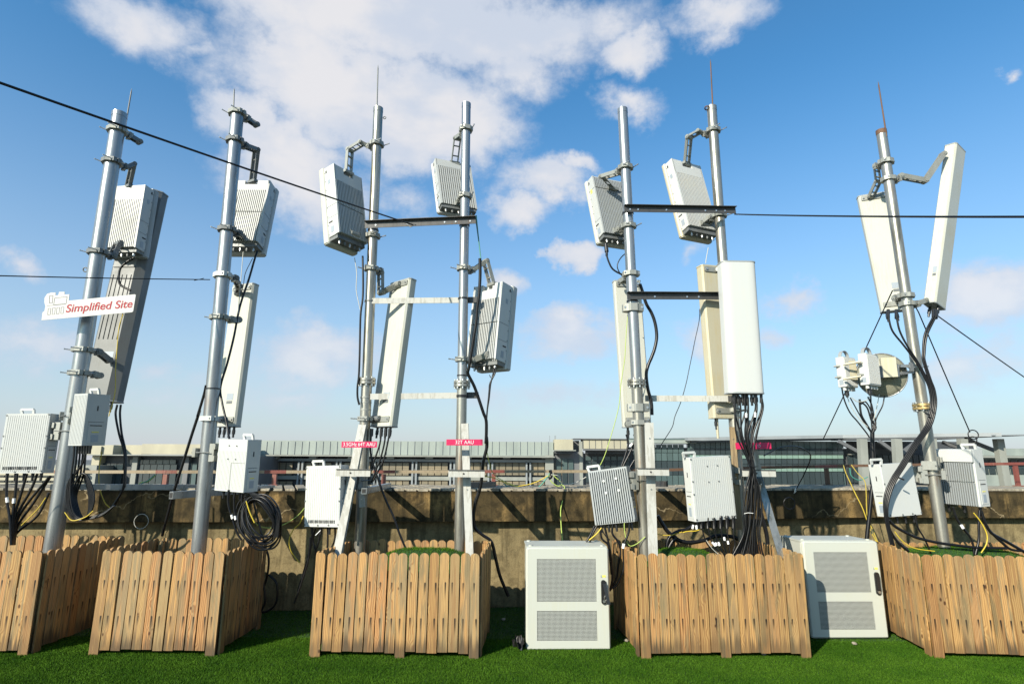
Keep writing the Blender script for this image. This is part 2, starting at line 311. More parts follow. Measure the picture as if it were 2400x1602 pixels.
# ------------------------------------------------------------------ mesh builder
class MB:
    def __init__(s): s.v = []; s.f = []; s.smooth = []
    def add(s, vs, fs, mtx=None, smooth=False):
        o = len(s.v)
        s.v += [tuple(mtx @ Vector(v)) if mtx else tuple(v) for v in vs]
        for f in fs: s.f.append(tuple(i + o for i in f)); s.smooth.append(smooth)
        return s
    def box(s, c, d, mtx=None):
        x, y, z = c; a, b, h = d[0] / 2, d[1] / 2, d[2] / 2
        vs = [(x + i * a, y + j * b, z + k * h) for k in (-1, 1) for j in (-1, 1) for i in (-1, 1)]
        return s.add(vs, [(0, 2, 3, 1), (4, 5, 7, 6), (0, 1, 5, 4), (2, 6, 7, 3), (0, 4, 6, 2), (1, 3, 7, 5)], mtx)
    def prism(s, poly, h0, h1, axis='z', mtx=None, smooth=False):      # poly in two axes, extruded along the third
        n = len(poly)
        def P(p, h): return {'z': (p[0], p[1], h), 'y': (p[0], h, p[1]), 'x': (h, p[0], p[1])}[axis]
        vs = [P(p, h0) for p in poly] + [P(p, h1) for p in poly]
        sd_ = [(i, (i + 1) % n, n + (i + 1) % n, n + i) for i in range(n)]
        o = len(s.v); s.add(vs, sd_, mtx, smooth); s.add(vs, [tuple(range(n))[::-1], tuple(range(n, 2 * n))], mtx)
        return s
    def rbox(s, c, d, r=.01, n=3, axis='z', mtx=None):                 # box with rounded edges along one axis
        i, j = {'z': (0, 1), 'y': (0, 2), 'x': (1, 2)}[axis]; k = 3 - i - j
        poly = []
        for (sx, sy, a0) in ((1, 1, 0), (-1, 1, 90), (-1, -1, 180), (1, -1, 270)):
            for q in range(n + 1):
                a = R(a0 + 90 * q / n); poly.append((c[i] + sx * (d[i] / 2 - r) + r * math.cos(a), c[j] + sy * (d[j] / 2 - r) + r * math.sin(a)))
        return s.prism(poly, c[k] - d[k] / 2, c[k] + d[k] / 2, axis, mtx)
    def cyl(s, p0, p1, r, n=12, r1=None, caps=True, mtx=None):
        p0, p1 = Vector(p0), Vector(p1); r1 = r if r1 is None else r1
        q = (p1 - p0).to_track_quat('Z', 'Y')
        vs = []
        for (p, rr) in ((p0, r), (p1, r1)):
            for i in range(n):
                a = 2 * math.pi * i / n; vs.append(p + q @ Vector((math.cos(a) * rr, math.sin(a) * rr, 0)))
        s.add(vs, [(i, (i + 1) % n, n + (i + 1) % n, n + i) for i in range(n)], mtx, True)
        if caps: s.add(vs, [tuple(range(n))[::-1], tuple(range(n, 2 * n))], mtx)
        return s
    def tube(s, pts, r, n=7, mtx=None, closed=False, taper=None):
        pts = [Vector(p) for p in pts]; m = len(pts); vs = []; prev = None
        for i, p in enumerate(pts):
            t = (pts[(i + 1) % m] - pts[i - 1]) if closed else (pts[min(i + 1, m - 1)] - pts[max(i - 1, 0)])
            t.normalize()
            if prev is None: a = t.orthogonal().normalized()
            else:
                a = prev - t * prev.dot(t)
                a = a.normalized() if a.length > 1e-6 else t.orthogonal().normalized()
            prev = a; b = t.cross(a); rr = r if taper is None else r + (taper - r) * i / (m - 1)
            vs += [p + a * (math.cos(2 * math.pi * k / n) * rr) + b * (math.sin(2 * math.pi * k / n) * rr) for k in range(n)]
        fs = []
        for i in range(m if closed else m - 1):
            o0, o1 = i * n, ((i + 1) % m) * n
            fs += [(o0 + k, o0 + (k + 1) % n, o1 + (k + 1) % n, o1 + k) for k in range(n)]
        s.add(vs, fs, mtx, True)
        if not closed: s.add(vs, [tuple(range(n))[::-1], tuple(range((m - 1) * n, m * n))], mtx)
        return s
    def bar(s, p0, p1, w, t, side=None):                               # flat bar between two points; w along 'side', t across
        p0, p1 = Vector(p0), Vector(p1); d = (p1 - p0).normalized(); side = Vector(side) if side else Vector((0, 0, 1))
        a = side - d * side.dot(d)
        a = a.normalized() if a.length > 1e-5 else d.orthogonal().normalized()
        b = d.cross(a)
        vs = [p + a * (i * w / 2) + b * (j * t / 2) for p in (p0, p1) for j in (-1, 1) for i in (-1, 1)]
        return s.add(vs, [(0, 2, 3, 1), (4, 5, 7, 6), (0, 1, 5, 4), (2, 6, 7, 3), (0, 4, 6, 2), (1, 3, 7, 5)])
    def mesh(s, name, m, inv=None):
        me = bpy.data.meshes.new(name); vs = [tuple(inv @ Vector(v)) for v in s.v] if inv else s.v
        me.from_pydata(vs, [], s.f); me.polygons.foreach_set('use_smooth', s.smooth)
        bm = bmesh.new(); bm.from_mesh(me); bmesh.ops.remove_doubles(bm, verts=bm.verts, dist=1e-6) if any(s.smooth) and False else None
        bmesh.ops.recalc_face_normals(bm, faces=bm.faces); bm.to_mesh(me); bm.free()
        me.materials.append(m); return me
    def build(s, name, m, parent=None, world=False, label=None, kind=None, inv=None):
        if not s.v: return None
        iv = None
        if world and parent is not None: iv = root_matrix(parent).inverted()
        o = bpy.data.objects.new(name, s.mesh(name, m, iv)); COL.objects.link(o)
        if parent is not None: o.parent = parent
        if label: o['label'] = label
        if kind: o['kind'] = kind
        return o
def root_matrix(o):
    m = Matrix.Identity(4)
    while o is not None: m = o.matrix_basis @ m; o = o.parent
    return m
def thing(name, label, cat, group=None, loc=(0, 0, 0), mtx=None):
    o = bpy.data.objects.new(name, None); COL.objects.link(o); o.empty_display_size = .1
    if mtx is not None: o.matrix_basis = mtx
    else: o.location = loc
    o['label'] = label; o['category'] = cat
    if group: o['group'] = group
    return o
def tag(o, label, cat, group=None):
    o['label'] = label; o['category'] = cat
    if group: o['group'] = group
    return o
def struct(o): o['kind'] = 'structure'; return o
def spline(pts, n=6):
    pts = [Vector(p) for p in pts]
    if len(pts) < 3: return pts
    out = []; P = [pts[0] * 2 - pts[1]] + pts + [pts[-1] * 2 - pts[-2]]
    for i in range(1, len(P) - 2):
        for k in range(n):
            t = k / n; a, b, c, d = P[i - 1], P[i], P[i + 1], P[i + 2]
            out.append(.5 * ((2 * b) + (c - a) * t + (2 * a - 5 * b + 4 * c - d) * t * t + (3 * b - a - 3 * c + d) * t ** 3))
    out.append(pts[-1]); return out
def pose(c, yaw, pitch, roll, h, s=1.0):       # centre + angles -> matrix with its origin at the bottom centre of a box of height h
    c = Vector(c); c = Vector((0, 0, EYE)) + (c - Vector((0, 0, EYE))) * s
    m = Matrix.Rotation(R(yaw), 4, 'Z') @ Matrix.Rotation(R(pitch), 4, 'X') @ Matrix.Rotation(R(roll), 4, 'Y')
    m = Matrix.Translation(c) @ m @ Matrix.Translation((0, 0, -h * s / 2)); return m

# ------------------------------------------------------------------ setting: ground, terrace, parapet
PAR = [(-9.0, 6.25), (-7.0, 6.3), (-5.35, 6.36), (-3.2, 6.5), (-.95, 6.66), (1.5, 6.9), (3.0, 7.18), (4.3, 7.45), (6.5, 7.5), (10.0, 7.45)]
def par_y(x):
    for (a, b) in zip(PAR, PAR[1:]):
        if a[0] <= x <= b[0]: return a[1] + (b[1] - a[1]) * (x - a[0]) / (b[0] - a[0])
    return PAR[0][1] if x < PAR[0][0] else PAR[-1][1]
mb = MB(); mb.add([(-3000, -3000, -16), (3000, -3000, -16), (3000, 3000, -16), (-3000, 3000, -16)], [(0, 1, 2, 3)])
struct(mb.build('ground', M['ground']))
mb = MB(); mb.box((.5, 1.0, -.26), (19.6, 14.5, .5)); struct(mb.build('roof_terrace', M['wall']))
mb = MB(); N = 60
for i in range(N):
    x0, x1 = -9 + 19 * i / N, -9 + 19 * (i + 1) / N
    mb.add([(x0, -5.5, 0), (x1, -5.5, 0), (x1, par_y(x1) + .1, 0), (x0, par_y(x0) + .1, 0)], [(0, 1, 2, 3)])
struct(mb.build('lawn', M['turfbase']))

def strip(name, off0, off1, z0, z1, m):
    b = MB(); N = 48
    for i in range(N):
        x0, x1 = -9 + 19 * i / N, -9 + 19 * (i + 1) / N
        vs = [(x0, par_y(x0) + off0, z0), (x1, par_y(x1) + off0, z0), (x1, par_y(x1) + off1, z0), (x0, par_y(x0) + off1, z0)]
        vs += [(a, b_, z1) for a, b_, _ in vs]
        fs = [(0, 1, 5, 4), (2, 3, 7, 6), (4, 5, 6, 7), (0, 3, 2, 1)]
        if i == 0: fs.append((0, 4, 7, 3))
        if i == N - 1: fs.append((1, 2, 6, 5))
        b.add(vs, fs)
    return b.build(name, m)
TOPZ = 1.27
par = thing('parapet_wall', 'low stained concrete parapet wall with overhanging mossy, shade-painted beam behind the wooden planters', 'wall')
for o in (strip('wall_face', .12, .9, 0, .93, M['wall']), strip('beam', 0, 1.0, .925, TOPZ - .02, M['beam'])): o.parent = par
mb0 = MB(); mb0.prism([(-.050, 0), (.050, 0), (-.30, .98), (-.40, .98)], 0, .024); tile_me = mb0.mesh('coping_tile', M['coping'])
x = -8.9
while x < 9.8:
    o = bpy.data.objects.new('coping_tile', tile_me); COL.objects.link(o); o.parent = par
    sl = (par_y(x + .05) - par_y(x - .05)) / .1
    o.location = (x, par_y(x) + .012, TOPZ - .018 + rnd.uniform(-.002, .002)); o.rotation_euler = (rnd.uniform(-.004, .004), 0, math.atan(sl) * .6 + rnd.uniform(-.01, .01)); x += .132
# railing on the parapet
rl = thing('railing', 'low red and cream painted pipe railing standing on the parapet', 'railing')
rp = [(-60, 1105, 7.0), (150, 1105, 7.05), (390, 1105, 7.1), (645, 1105, 7.3), (900, 1105, 7.5), (1157, 1104, 7.65), (1410, 1104, 7.8), (1660, 1098, 8.1), (1936, 1092, 8.3), (2180, 1088, 8.35), (2378, 1086, 8.35), (2600, 1084, 8.3)]
rpts = [W(*p) for p in rp]
segn = 5
for i, (a, b) in enumerate(zip(rpts, rpts[1:])):
    red = MB(); cr = MB()
    fr = .10
    red.bar(a, a.lerp(b, fr), .038, .03)
    red2 = MB(); red2.bar(a.lerp(b, 1 - fr), b, .038, .03); red2.build('rail_end', M['redpaint'], rl)
    cr.bar(a.lerp(b, fr), a.lerp(b, 1 - fr), .036, .028)
    allred = i >= 9
    red.build('rail_end', M['redpaint'], rl); cr.build('rail', M['redpaint'] if allred else (M['creampaint'] if i not in (6, 7, 8) else M['rust']), rl)
for i, p in enumerate(rpts):
    if i in (0, 1, 6): continue
    b = MB(); b.box((p.x, p.y, (p.z + TOPZ) / 2 - .012), (.05, .04, p.z - TOPZ - .03)); b.box((p.x, p.y, TOPZ + .012), (.1, .08, .012)); b.build('post', M['rust'] if 7 <= i <= 9 else M['redpaint'], rl)

# ------------------------------------------------------------------ far buildings
def fbox(mb, x0, y0, x1, y1, Y, depth, push=0.):     # block whose front face spans the given picture rectangle at distance Y
    p = W(x0, (y0 + y1) / 2, Y); q = W(x1, (y0 + y1) / 2, Y); a = W((x0 + x1) / 2, y0, Y); b = W((x0 + x1) / 2, y1, Y)
    mb.box(((p.x + q.x) / 2, Y + depth / 2 - push, (a.z + b.z) / 2), (abs(q.x - p.x), depth, abs(a.z - b.z)))
    return ((p.x + q.x) / 2, (a.z + b.z) / 2, abs(q.x - p.x), abs(a.z - b.z))
def panes(parent, name, xs, y0, y1, Y, m, gap=1.5, base=None, depth=.15):
    for (a, b) in zip(xs, xs[1:]):
        t = MB(); fbox(t, a + gap, y0, b - gap, y1, Y, depth, push=depth); t.build(name, m(rnd) if callable(m) else m, parent)
def rng(a, b, st):
    o = []; x = a
    while x <= b + .01: o.append(x); x += st
    return o
YB = 120.0
# long middle block
bb = thing('long_terminal_block', 'long low block with pale grey-green fascia and rows of tan blinds behind the middle planters', 'building', loc=(0, YB, -16))
def part(name, m, parent, rects, Y, depth, push=0.):
    t = MB()
    for r_ in rects: fbox(t, *r_, Y, depth, push)
    return t.build(name, m, parent, world=True)
def wpanes(*a, **k):
    p = a[0]; before = set(bpy.data.objects)
    panes(*a, **k)
    iv = root_matrix(p).inverted()
    for o in set(bpy.data.objects) - before: o.matrix_basis = iv
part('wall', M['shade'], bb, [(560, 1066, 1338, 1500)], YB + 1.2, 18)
part('fascia', M['clad'], bb, [(560, 1033, 1297, 1066)], YB, 3)
t = MB()
for xx in rng(575, 1290, 16.5): fbox(t, xx, 1034, xx + .8, 1065, YB, .3, .12)
t.build('fascia_joint', M['roofm'], bb, world=True, kind='stuff')
part('gutter', M['conc_l'], bb, [(560, 1066.5, 1300, 1069.5)], YB - 2.2, 3)
part('soffit', M['roofm'], bb, [(560, 1075, 1297, 1081)], YB - .2, 2)
for xx in rng(640, 1290, 91):
    part('bracket', M['conc_l'], bb, [(xx - 7, 1068.5, xx + 10, 1074.5)], YB - 1.2, 1.4)
for (a, b) in ((1084, 1113), (1127, 1152)):
    for k, xx in enumerate(rng(600, 1240, 91)):
        wpanes(bb, 'window', [xx + 8 + 15.6 * i for i in range(6)], a, b, YB + .6, M['louvre'], gap=.9)
part('spandrel', M['conc_l'], bb, [(560, 1115.5, 1297, 1124)], YB + .2, 1)
part('spandrel', M['roofm'], bb, [(560, 1153, 1297, 1165)], YB + .2, 1)
for xx in rng(602, 1240, 91):
    part('column', M['roofm'], bb, [(xx - 7, 1081, xx - 3, 1400)], YB - .2, .7); part('column', M['roofm'], bb, [(xx + 2, 1081, xx + 6, 1400)], YB - .2, .7)
part('end_pier', M['conc_l'], bb, [(1279, 1066, 1299, 1500)], YB - .6, 6)
t = MB()
for xx in (1288, 1300, 1302): fbox(t, xx, 1020, xx + .7, 1034, YB + 2, .1)
t.build('antenna', M['greyclad'], bb, world=True)
# stair block and cream-fascia glass block
bc = thing('stair_block', 'narrow dark glazed block between the long block and the cream topped one', 'building', loc=(20, YB, -16))
part('wall', M['greyclad'], bc, [(1299.5, 1058, 1372, 1500)], YB + .5, 12); part('fascia', M['cladcream'], bc, [(1299.5, 1029, 1343, 1054)], YB - .8, 4)
part('shaft', M['greyclad'], bc, [(1343.5, 1032, 1358, 1120)], YB + 2, 4); part('shaft', M['conc_l'], bc, [(1358.5, 1034, 1366, 1160)], YB + .2, 3)
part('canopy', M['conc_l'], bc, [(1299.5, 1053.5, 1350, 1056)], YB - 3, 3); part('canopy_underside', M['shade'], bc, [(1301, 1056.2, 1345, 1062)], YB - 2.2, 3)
wpanes(bc, 'window', [1301, 1316, 1331, 1345], 1075, 1100, YB + .4, M['glass_g']); wpanes(bc, 'window', [1301, 1316, 1331, 1345], 1101, 1140, YB + .4, M['glass_d'])
bd = thing('cream_topped_block', 'glazed block with cream panel fascia and dark canopy left of the curtain wall', 'building', loc=(30, YB, -16))
part('wall', M['shade'], bd, [(1366.5, 1062, 1478, 1500)], YB + 1, 12); part('fascia', M['cladcream'], bd, [(1366.5, 1029, 1469, 1051)], YB, 4)
part('roof_edge', M['greyclad'], bd, [(1345, 1027, 1469, 1028.8)], YB - .4, 5)
t = MB()
for xx in rng(1366, 1466, 14.5): fbox(t, xx, 1030, xx + .7, 1050, YB, .3, .1)
t.build('fascia_joint', M['greyclad'], bd, world=True, kind='stuff')
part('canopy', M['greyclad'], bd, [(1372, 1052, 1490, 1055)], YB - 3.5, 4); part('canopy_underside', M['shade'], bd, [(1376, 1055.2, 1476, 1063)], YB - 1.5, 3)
for (a, b, mm_) in ((1069, 1078, 'glass_g'), (1080, 1102, 'glass_d'), (1104, 1130, 'glass_d')):
    wpanes(bd, 'window', [1371 + 15 * i for i in range(8)], a, b, YB + .9, M[mm_])
# curtain wall hall with flying roof
be = thing('curtain_wall_hall', 'dark curtain wall hall with thin overhanging roof and slanted columns on the right', 'building', loc=(60, YB, -16))
part('wall', M['shade'], be, [(1478.5, 1050, 2300, 1500)], YB + 2.2, 26)
part('parapet', M['clad'], be, [(1470, 1030, 1632, 1038)], YB, 6)
part('window_band', M['glass_g'], be, [(1470, 1027, 1632, 1029.5)], YB, 3)
# roof slab: follows a slight slope in the photograph
def slab4(name, m, a, b, da, db, th, ra=0, rb=0):
    vs = [a, b, b + Vector((0, db, rb)), a + Vector((0, da, ra))]; vs += [v + Vector((0, 0, th)) for v in vs]
    q = MB(); q.add(vs, [(0, 1, 5, 4), (1, 2, 6, 5), (2, 3, 7, 6), (3, 0, 4, 7), (4, 5, 6, 7), (3, 2, 1, 0)]); return q.build(name, m, be, world=True)
ra_, rb_, rc_ = W(1612, 1032, YB - 2), W(1976, 1026, YB - 3), W(2348, 1022, YB - 20)
slab4('roof', M['roofm'], ra_, rb_, 40, 41, .62, 1, 1); slab4('roof', M['roofm'], rb_, rc_, 41, 50, .62, 1, 1)
slab4('roof_beam', M['shade'], ra_ + Vector((1, .6, -.36)), rb_ + Vector((0, .6, -.36)), 2.5, 3, .34); slab4('roof_beam', M['shade'], rb_ + Vector((0, .6, -.40)), rc_ + Vector((-6, .6, -.40)), 4, 8, .38)
slab4('roof_tip', M['roofm'], rc_ + Vector((-1, .5, .1)), rc_ + Vector((6.5, .8, .25)), 12, 12, .18)
xs = rng(1484, 1614, 13.2)
for (ya, yb, mm_) in ((1041, 1060, 'glass_g'), (1061, 1079, 'glass_g'), (1080, 1097, 'glass_d'), (1098, 1112, 'glass_d'), (1113, 1140, 'glass_g')): wpanes(be, 'window', xs, ya, yb, YB + 1.9, M[mm_], gap=.6)
xs = rng(1616, 1700, 12) + rng(1712, 1976, 13.2)
rows = ((1034, 1050, 'glass_g'), (1051, 1064.5, 'glass_d'), (1066, 1074, 'glass_sp'), (1075.5, 1086, 'glass_d'), (1087, 1096, 'glass_d'), (1097, 1104, 'glass_sp'), (1105.5, 1135, 'glass_d'))
for (ya, yb, mm_) in rows: wpanes(be, 'window', xs, ya, yb, YB + .8, M[mm_], gap=.6)
part('mullion', M['glass_g'], be, [(1614, 1033, 1978, 1150)], YB + 1.3, .8)
for (xa, xb) in ((2020, 2026), (2101, 2108), (2182, 2190), (2255, 2263), (2339, 2357)):
    p1 = W(xa, 1028, YB - 16); p0 = W(xb, 1135, YB - 16); p0 = p0 + (p0 - p1).normalized() * 12
    t = MB(); t.bar(p0, p1, 1.25, 1.1, (1, 0, 0)); t.build('column', M['conc_l'], be, world=True)
for (xa, ya, xb, yb) in ((1965, 1033, 2018, 1062), (2060, 1033, 2100, 1062), (2112, 1062, 2150, 1033), (2210, 1036, 2256, 1052), (2262, 1028, 2338, 1058)):
    t = MB(); t.bar(W(xa, ya, YB - 13), W(xb, yb, YB - 13), .6, .6); t.build('brace', M['greyclad'], be, world=True)
part('hall_back', M['shade'], be, [(1990, 1034, 2290, 1062)], YB + 3, 1); 
for (ya, yb) in ((1066, 1092), (1096, 1130)): wpanes(be, 'window', rng(1985, 2260, 14), ya, yb, YB + 1.9, M['glass_d'], gap=1)
part('lamp_strip', M['conc_l'], be, [(1990, 1063, 2004, 1065)], YB + 1, 1)
# far right low block
bf = thing('low_right_block', 'low pale block with a band of dark windows beyond the right hand columns', 'building', loc=(110, 150, -16))
part('wall', M['clad'], bf, [(2290, 1053, 2700, 1500)], 152, 10); part('fascia', M['clad'], bf, [(2290, 1051, 2700, 1068)], 150, 3)
part('roof_edge', M['conc_l'], bf, [(2280, 1068.5, 2700, 1073)], 148, 4)
for (ya, yb) in ((1078, 1092), (1097, 1110)): wpanes(bf, 'window', rng(2300, 2680, 17), ya, yb, 151.8, M['glass_d'], gap=1.2)
# left buildings
bg_ = thing('cream_roofed_hall', 'pale cream topped hall with dark recessed glazing behind the two left masts', 'building', loc=(-80, 105, -16))
part('wall', M['greyclad'], bg_, [(205, 1066, 560, 1500)], 106, 20); part('fascia', M['cladcream'], bg_, [(200, 1042, 265, 1064)], 104.6, 4); part('fascia', M['cladcream'], bg_, [(332, 1040, 470, 1064)], 104.6, 4)
part('fascia', M['cladcream'], bg_, [(265, 1042, 332, 1064)], 107, 3); part('roof_edge', M['conc_l'], bg_, [(200, 1065, 470, 1067)], 103, 5)
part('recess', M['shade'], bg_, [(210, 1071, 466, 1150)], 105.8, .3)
wpanes(bg_, 'window', rng(305, 415, 15.5), 1077, 1087, 105.4, M['glass_g'], gap=.7); wpanes(bg_, 'window', rng(305, 415, 15.5), 1088, 1135, 105.4, M['glass_d'], gap=.7)
wpanes(bg_, 'window', rng(425, 462, 12), 1085, 1140, 105.4, M['glass_g'], gap=.7); wpanes(bg_, 'window', rng(212, 290, 15), 1085, 1140, 105.4, M['glass_d'], gap=.7)
part('pier', M['greyclad'], bg_, [(413, 1070, 425, 1400)], 104.8, 1); part('pier', M['cladcream'], bg_, [(194, 1045, 212, 1400)], 104.2, 3); part('pier', M['conc_l'], bg_, [(290, 1070, 302, 1400)], 104.8, 1)
part('link', M['clad'], bg_, [(470, 1036, 560, 1068)], 112, 6); part('pier', M['clad'], bg_, [(462, 1062, 480, 1400)], 104.8, 2)
bh = thing('louvred_block', 'pale block with thin horizontal bands low behind the leftmost mast', 'building', loc=(-100, 100, -16))
part('wall', M['conc_l'], bh, [(-400, 1088, 198, 1500)], 101, 10)
for yy in (1094, 1106, 1118, 1130): part('band', M['cladcream'], bh, [(-400, yy, 196, yy + 6)], 100, 1)
for yy in (1101, 1113, 1125): wpanes(bh, 'window', rng(-60, 190, 18), yy, yy + 4.5, 100.8, M['glass_g'], gap=.8)

# ------------------------------------------------------------------ masts
MAST = {}
def cyl_open(mb, p0, p1, r, n=24): return mb.cyl(p0, p1, r, n)
def mast(k, top, bot, Y, r, mtop, mlow, label, flange=None, rod=None, rodm='galv_old', extras=()):
    a = W(*top, Y); b = W(*bot, Y); d = (a - b).normalized(); z0 = b - d * ((b.z - .0) / d.z)
    t = thing('mast', label, 'mast', 'steel pipe masts standing in the planters', loc=z0)
    MAST[k] = (z0, a, r, d)
    hi = MB(); fl_z = None
    if flange:
        f = W(*flange, Y); s_ = (f - z0).dot(d); fp = z0 + d * s_
        MB().cyl(z0, fp, r * 1.04, 28).build('lower_pipe', M[mlow], t, world=True)
        hi.cyl(fp, a, r, 28)
        for q, dz in ((0, .0), (1, -.032)):
            MB().cyl(fp + d * (dz - .012), fp + d * (dz + .012), r * 1.72, 28).build('flange', M['brass'] if k == 7 else M['galv_old'], t, world=True)
        for q in range(8):
            an = q * math.pi / 4 + .2; e = Vector((math.cos(an), math.sin(an), 0)) * r * 1.42
            MB().cyl(fp + e + d * -.065, fp + e + d * .03, .010, 7).build('bolt', M['bolt'], t, world=True)
    else: hi.cyl(z0, a, r, 28)
    hi.build('pipe', M[mtop], t, world=True)
    MB().cyl(a, a + d * .004, r * .86, 24).build('pipe_opening', M['dark'], t, world=True)
    MB().cyl(a + d * -.05, a + d * .002, r * 1.035, 28, caps=False).build('rim', M['rust'] if k == 7 else M[mtop], t, world=True)
    MB().cyl(z0, z0 + d * .012, r * 2.2, 20).build('base_plate', M['galv_old'], t, world=True)
    if rod:
        rt, rb = W(*rod[0], Y + rod[2]), W(*rod[1], Y + rod[2])
        lr = MB(); lr.cyl(rb, rt - (rt - rb) * .08, .0085, 8, r1=.007); lr.cyl(rt - (rt - rb) * .08, rt, .007, 8, r1=.001); lr.build('lightning_rod', M[rodm], t, world=True)
        cl = MB(); q = rb + (rt - rb) * .10; ax = z0 + d * ((q - z0).dot(d)); cl.bar(q, ax, .035, .02, (0, 0, 1)); cl.bar(q + Vector((0, 0, -.05)), ax + Vector((0, 0, -.05)), .02, .02); cl.build('rod_clamp', M['cast_dark'], t, world=True)
    return t
m1 = mast(1, (281, 266), (125, 1272), 5.75, .073, 'galv', 'galv', 'thick galvanised pipe mast, leftmost of the seven, behind the white lettered sign', None, ((309, 207), (289, 325), .06), 'cast_dark')
m2 = mast(2, (557, 261), (466, 1282), 5.75, .066, 'galv', 'galv', 'thick galvanised pipe mast in the second planter from the left', None, ((549, 207), (547, 262), 0.0), 'cast_dark')
m3 = mast(3, (886.7, 254), (842.6, 1297), 5.9, .052, 'galv_old', 'galv_old', 'brownish flanged pipe mast with lightning rod, left one in the middle planter', (857, 890), ((886, 152), (883, 262), -.045), 'cast_dark')
m4 = mast(4, (1093, 243.5), (1076.7, 1297), 5.8, .049, 'galv', 'galv_old', 'flanged pipe mast without a rod, right one in the middle planter', (1083, 896))
m5 = mast(5, (1459, 256), (1513, 1300), 5.72, .053, 'galv', 'galv_old', 'flanged pipe mast with bare top, behind the broad peeling strut', (1501, 893))
m6 = mast(6, (1668, 251), (1742, 1290), 5.95, .053, 'galv_old', 'galv_old', 'stained pipe mast with tall thin rod, behind the broad white panel antenna', None, ((1665, 139), (1671, 262), -.03), 'rust')
m7 = mast(7, (2065, 306), (2213.7, 1291), 5.85, .052, 'galv_old', 'galv_old', 'pipe mast with rusty top and brass coloured flange, rightmost of the seven', (2150, 949), ((2058, 191), (2078, 320), -.045), 'rust')
# eye ring on mast 1, seam plates
def on_mast(k, y, x=None):                      # point of the mast axis that shows at picture height y
    z0, a, r, d = MAST[k]
    lo, hi = 0.0, (a - z0).length
    for _ in range(40):
        mid = (lo + hi) / 2; p = z0 + d * mid; q = p - Vector((0, 0, EYE)); yy = CY - F_PX * q.dot(UP) / q.dot(fw)
        if yy > y: lo = mid
        else: hi = mid
    return z0 + d * lo
def ring(c, r, tr, normal, parent, m='cast_dark', name='eye_ring'):
    q = Vector(normal).to_track_quat('Z', 'Y'); pts = [Vector(c) + q @ Vector((math.cos(i * math.pi / 8) * r, math.sin(i * math.pi / 8) * r, 0)) for i in range(16)]
    MB().tube(pts, tr, 6, closed=True).build(name, M[m], parent, world=True)
p = on_mast(1, 634); ring(p + Vector((-.085, -.03, 0)), .022, .006, (0, 1, .3), m1)
p = on_mast(3, 276); ring(p + Vector((.075, 0, 0)), .014, .005, (0, 1, 0), m3)
p = on_mast(6, 257); ring(p + Vector((-.065, -.03, 0)), .024, .007, (.2, .5, 1), m6, 'rust')
for (k, y) in ((2, 911), (4, 880), (3, 943), (3, 960), (4, 930)):
    pp = on_mast(k, y); z0, a, r, d = MAST[k]; MB().cyl(pp - d * .006, pp + d * .006, r * 1.09, 24).build('cable_tie', M['blackp'] if k != 3 else M['cast'], {2: m2, 3: m3, 4: m4}[k], world=True)

def clamp(parent, k, y, az, bolt=.11, m='cast', w=2.9, h=.045, rear=True, bracket=True):
    """pipe clamp: two jaws round the mast and two long studs; az = direction of the antenna seen from the mast"""
    c = on_mast(k, y); z0, a_, r, d = MAST[k]; u = Vector((math.sin(R(az)), math.cos(R(az)), 0)); s_ = Vector((u.y, -u.x, 0))
    hw = r * w / 2
    def jaw(sgn, nm):
        b = MB(); n = 7; pts = []
        for i in range(n + 1):
            t = math.pi * i / n; pts.append((math.cos(t) * r * 1.02, math.sin(t) * r * 1.02))
        prof = [(hw, .004), (hw, .022 + r * .2), (r * 1.0, r * .62 + .02), (r * .62, r * 1.0 + .018), (-r * .62, r * 1.0 + .018), (-r * 1.0, r * .62 + .02), (-hw, .022 + r * .2), (-hw, .004)]
        prof = prof + [(-q[0], q[1]) if False else (q[0], q[1]) for q in reversed(pts)]
        q3 = [c + s_ * px + u * (sgn * (py + .002)) for px, py in prof]
        n_ = len(q3); vs = [v - Vector((0, 0, h / 2)) for v in q3] + [v + Vector((0, 0, h / 2)) for v in q3]
        b.add(vs, [(i, (i + 1) % n_, n_ + (i + 1) % n_, n_ + i) for i in range(n_)] + [tuple(range(n_))[::-1], tuple(range(n_, 2 * n_))])
        b.build(nm, M[m], parent, world=True)
    jaw(-1, 'clamp_jaw')
    if rear: jaw(1, 'clamp_jaw')
    for sg in (-1, 1):
        b = MB(); e = c + s_ * (sg * hw * .82); p0, p1 = e - u * (r * .35 + bolt), e + u * (r * .5 + .045)
        b.cyl(p0, p1, .0055, 7); b.cyl(e - u * (r * .35 + .014), e - u * (r * .35 + .028), .013, 6); b.cyl(p0, p0 + u * .006, .0075, 7); b.build('stud', M['bolt'], parent, world=True)
    if bracket:
        b = MB(); q = c + u * (r + .045); b.bar(q - s_ * .04, q + s_ * .04, .07, .02, (0, 0, 1)); b.bar(q - s_ * .035 + u * .03, q - s_ * .035 - u * .01, .06, .010, (0, 0, 1)); b.bar(q + s_ * .035 + u * .03, q + s_ * .035 - u * .01, .06, .010, (0, 0, 1))
        b.build('lug', M[m], parent, world=True)
    return c + u * (r + .06), s_
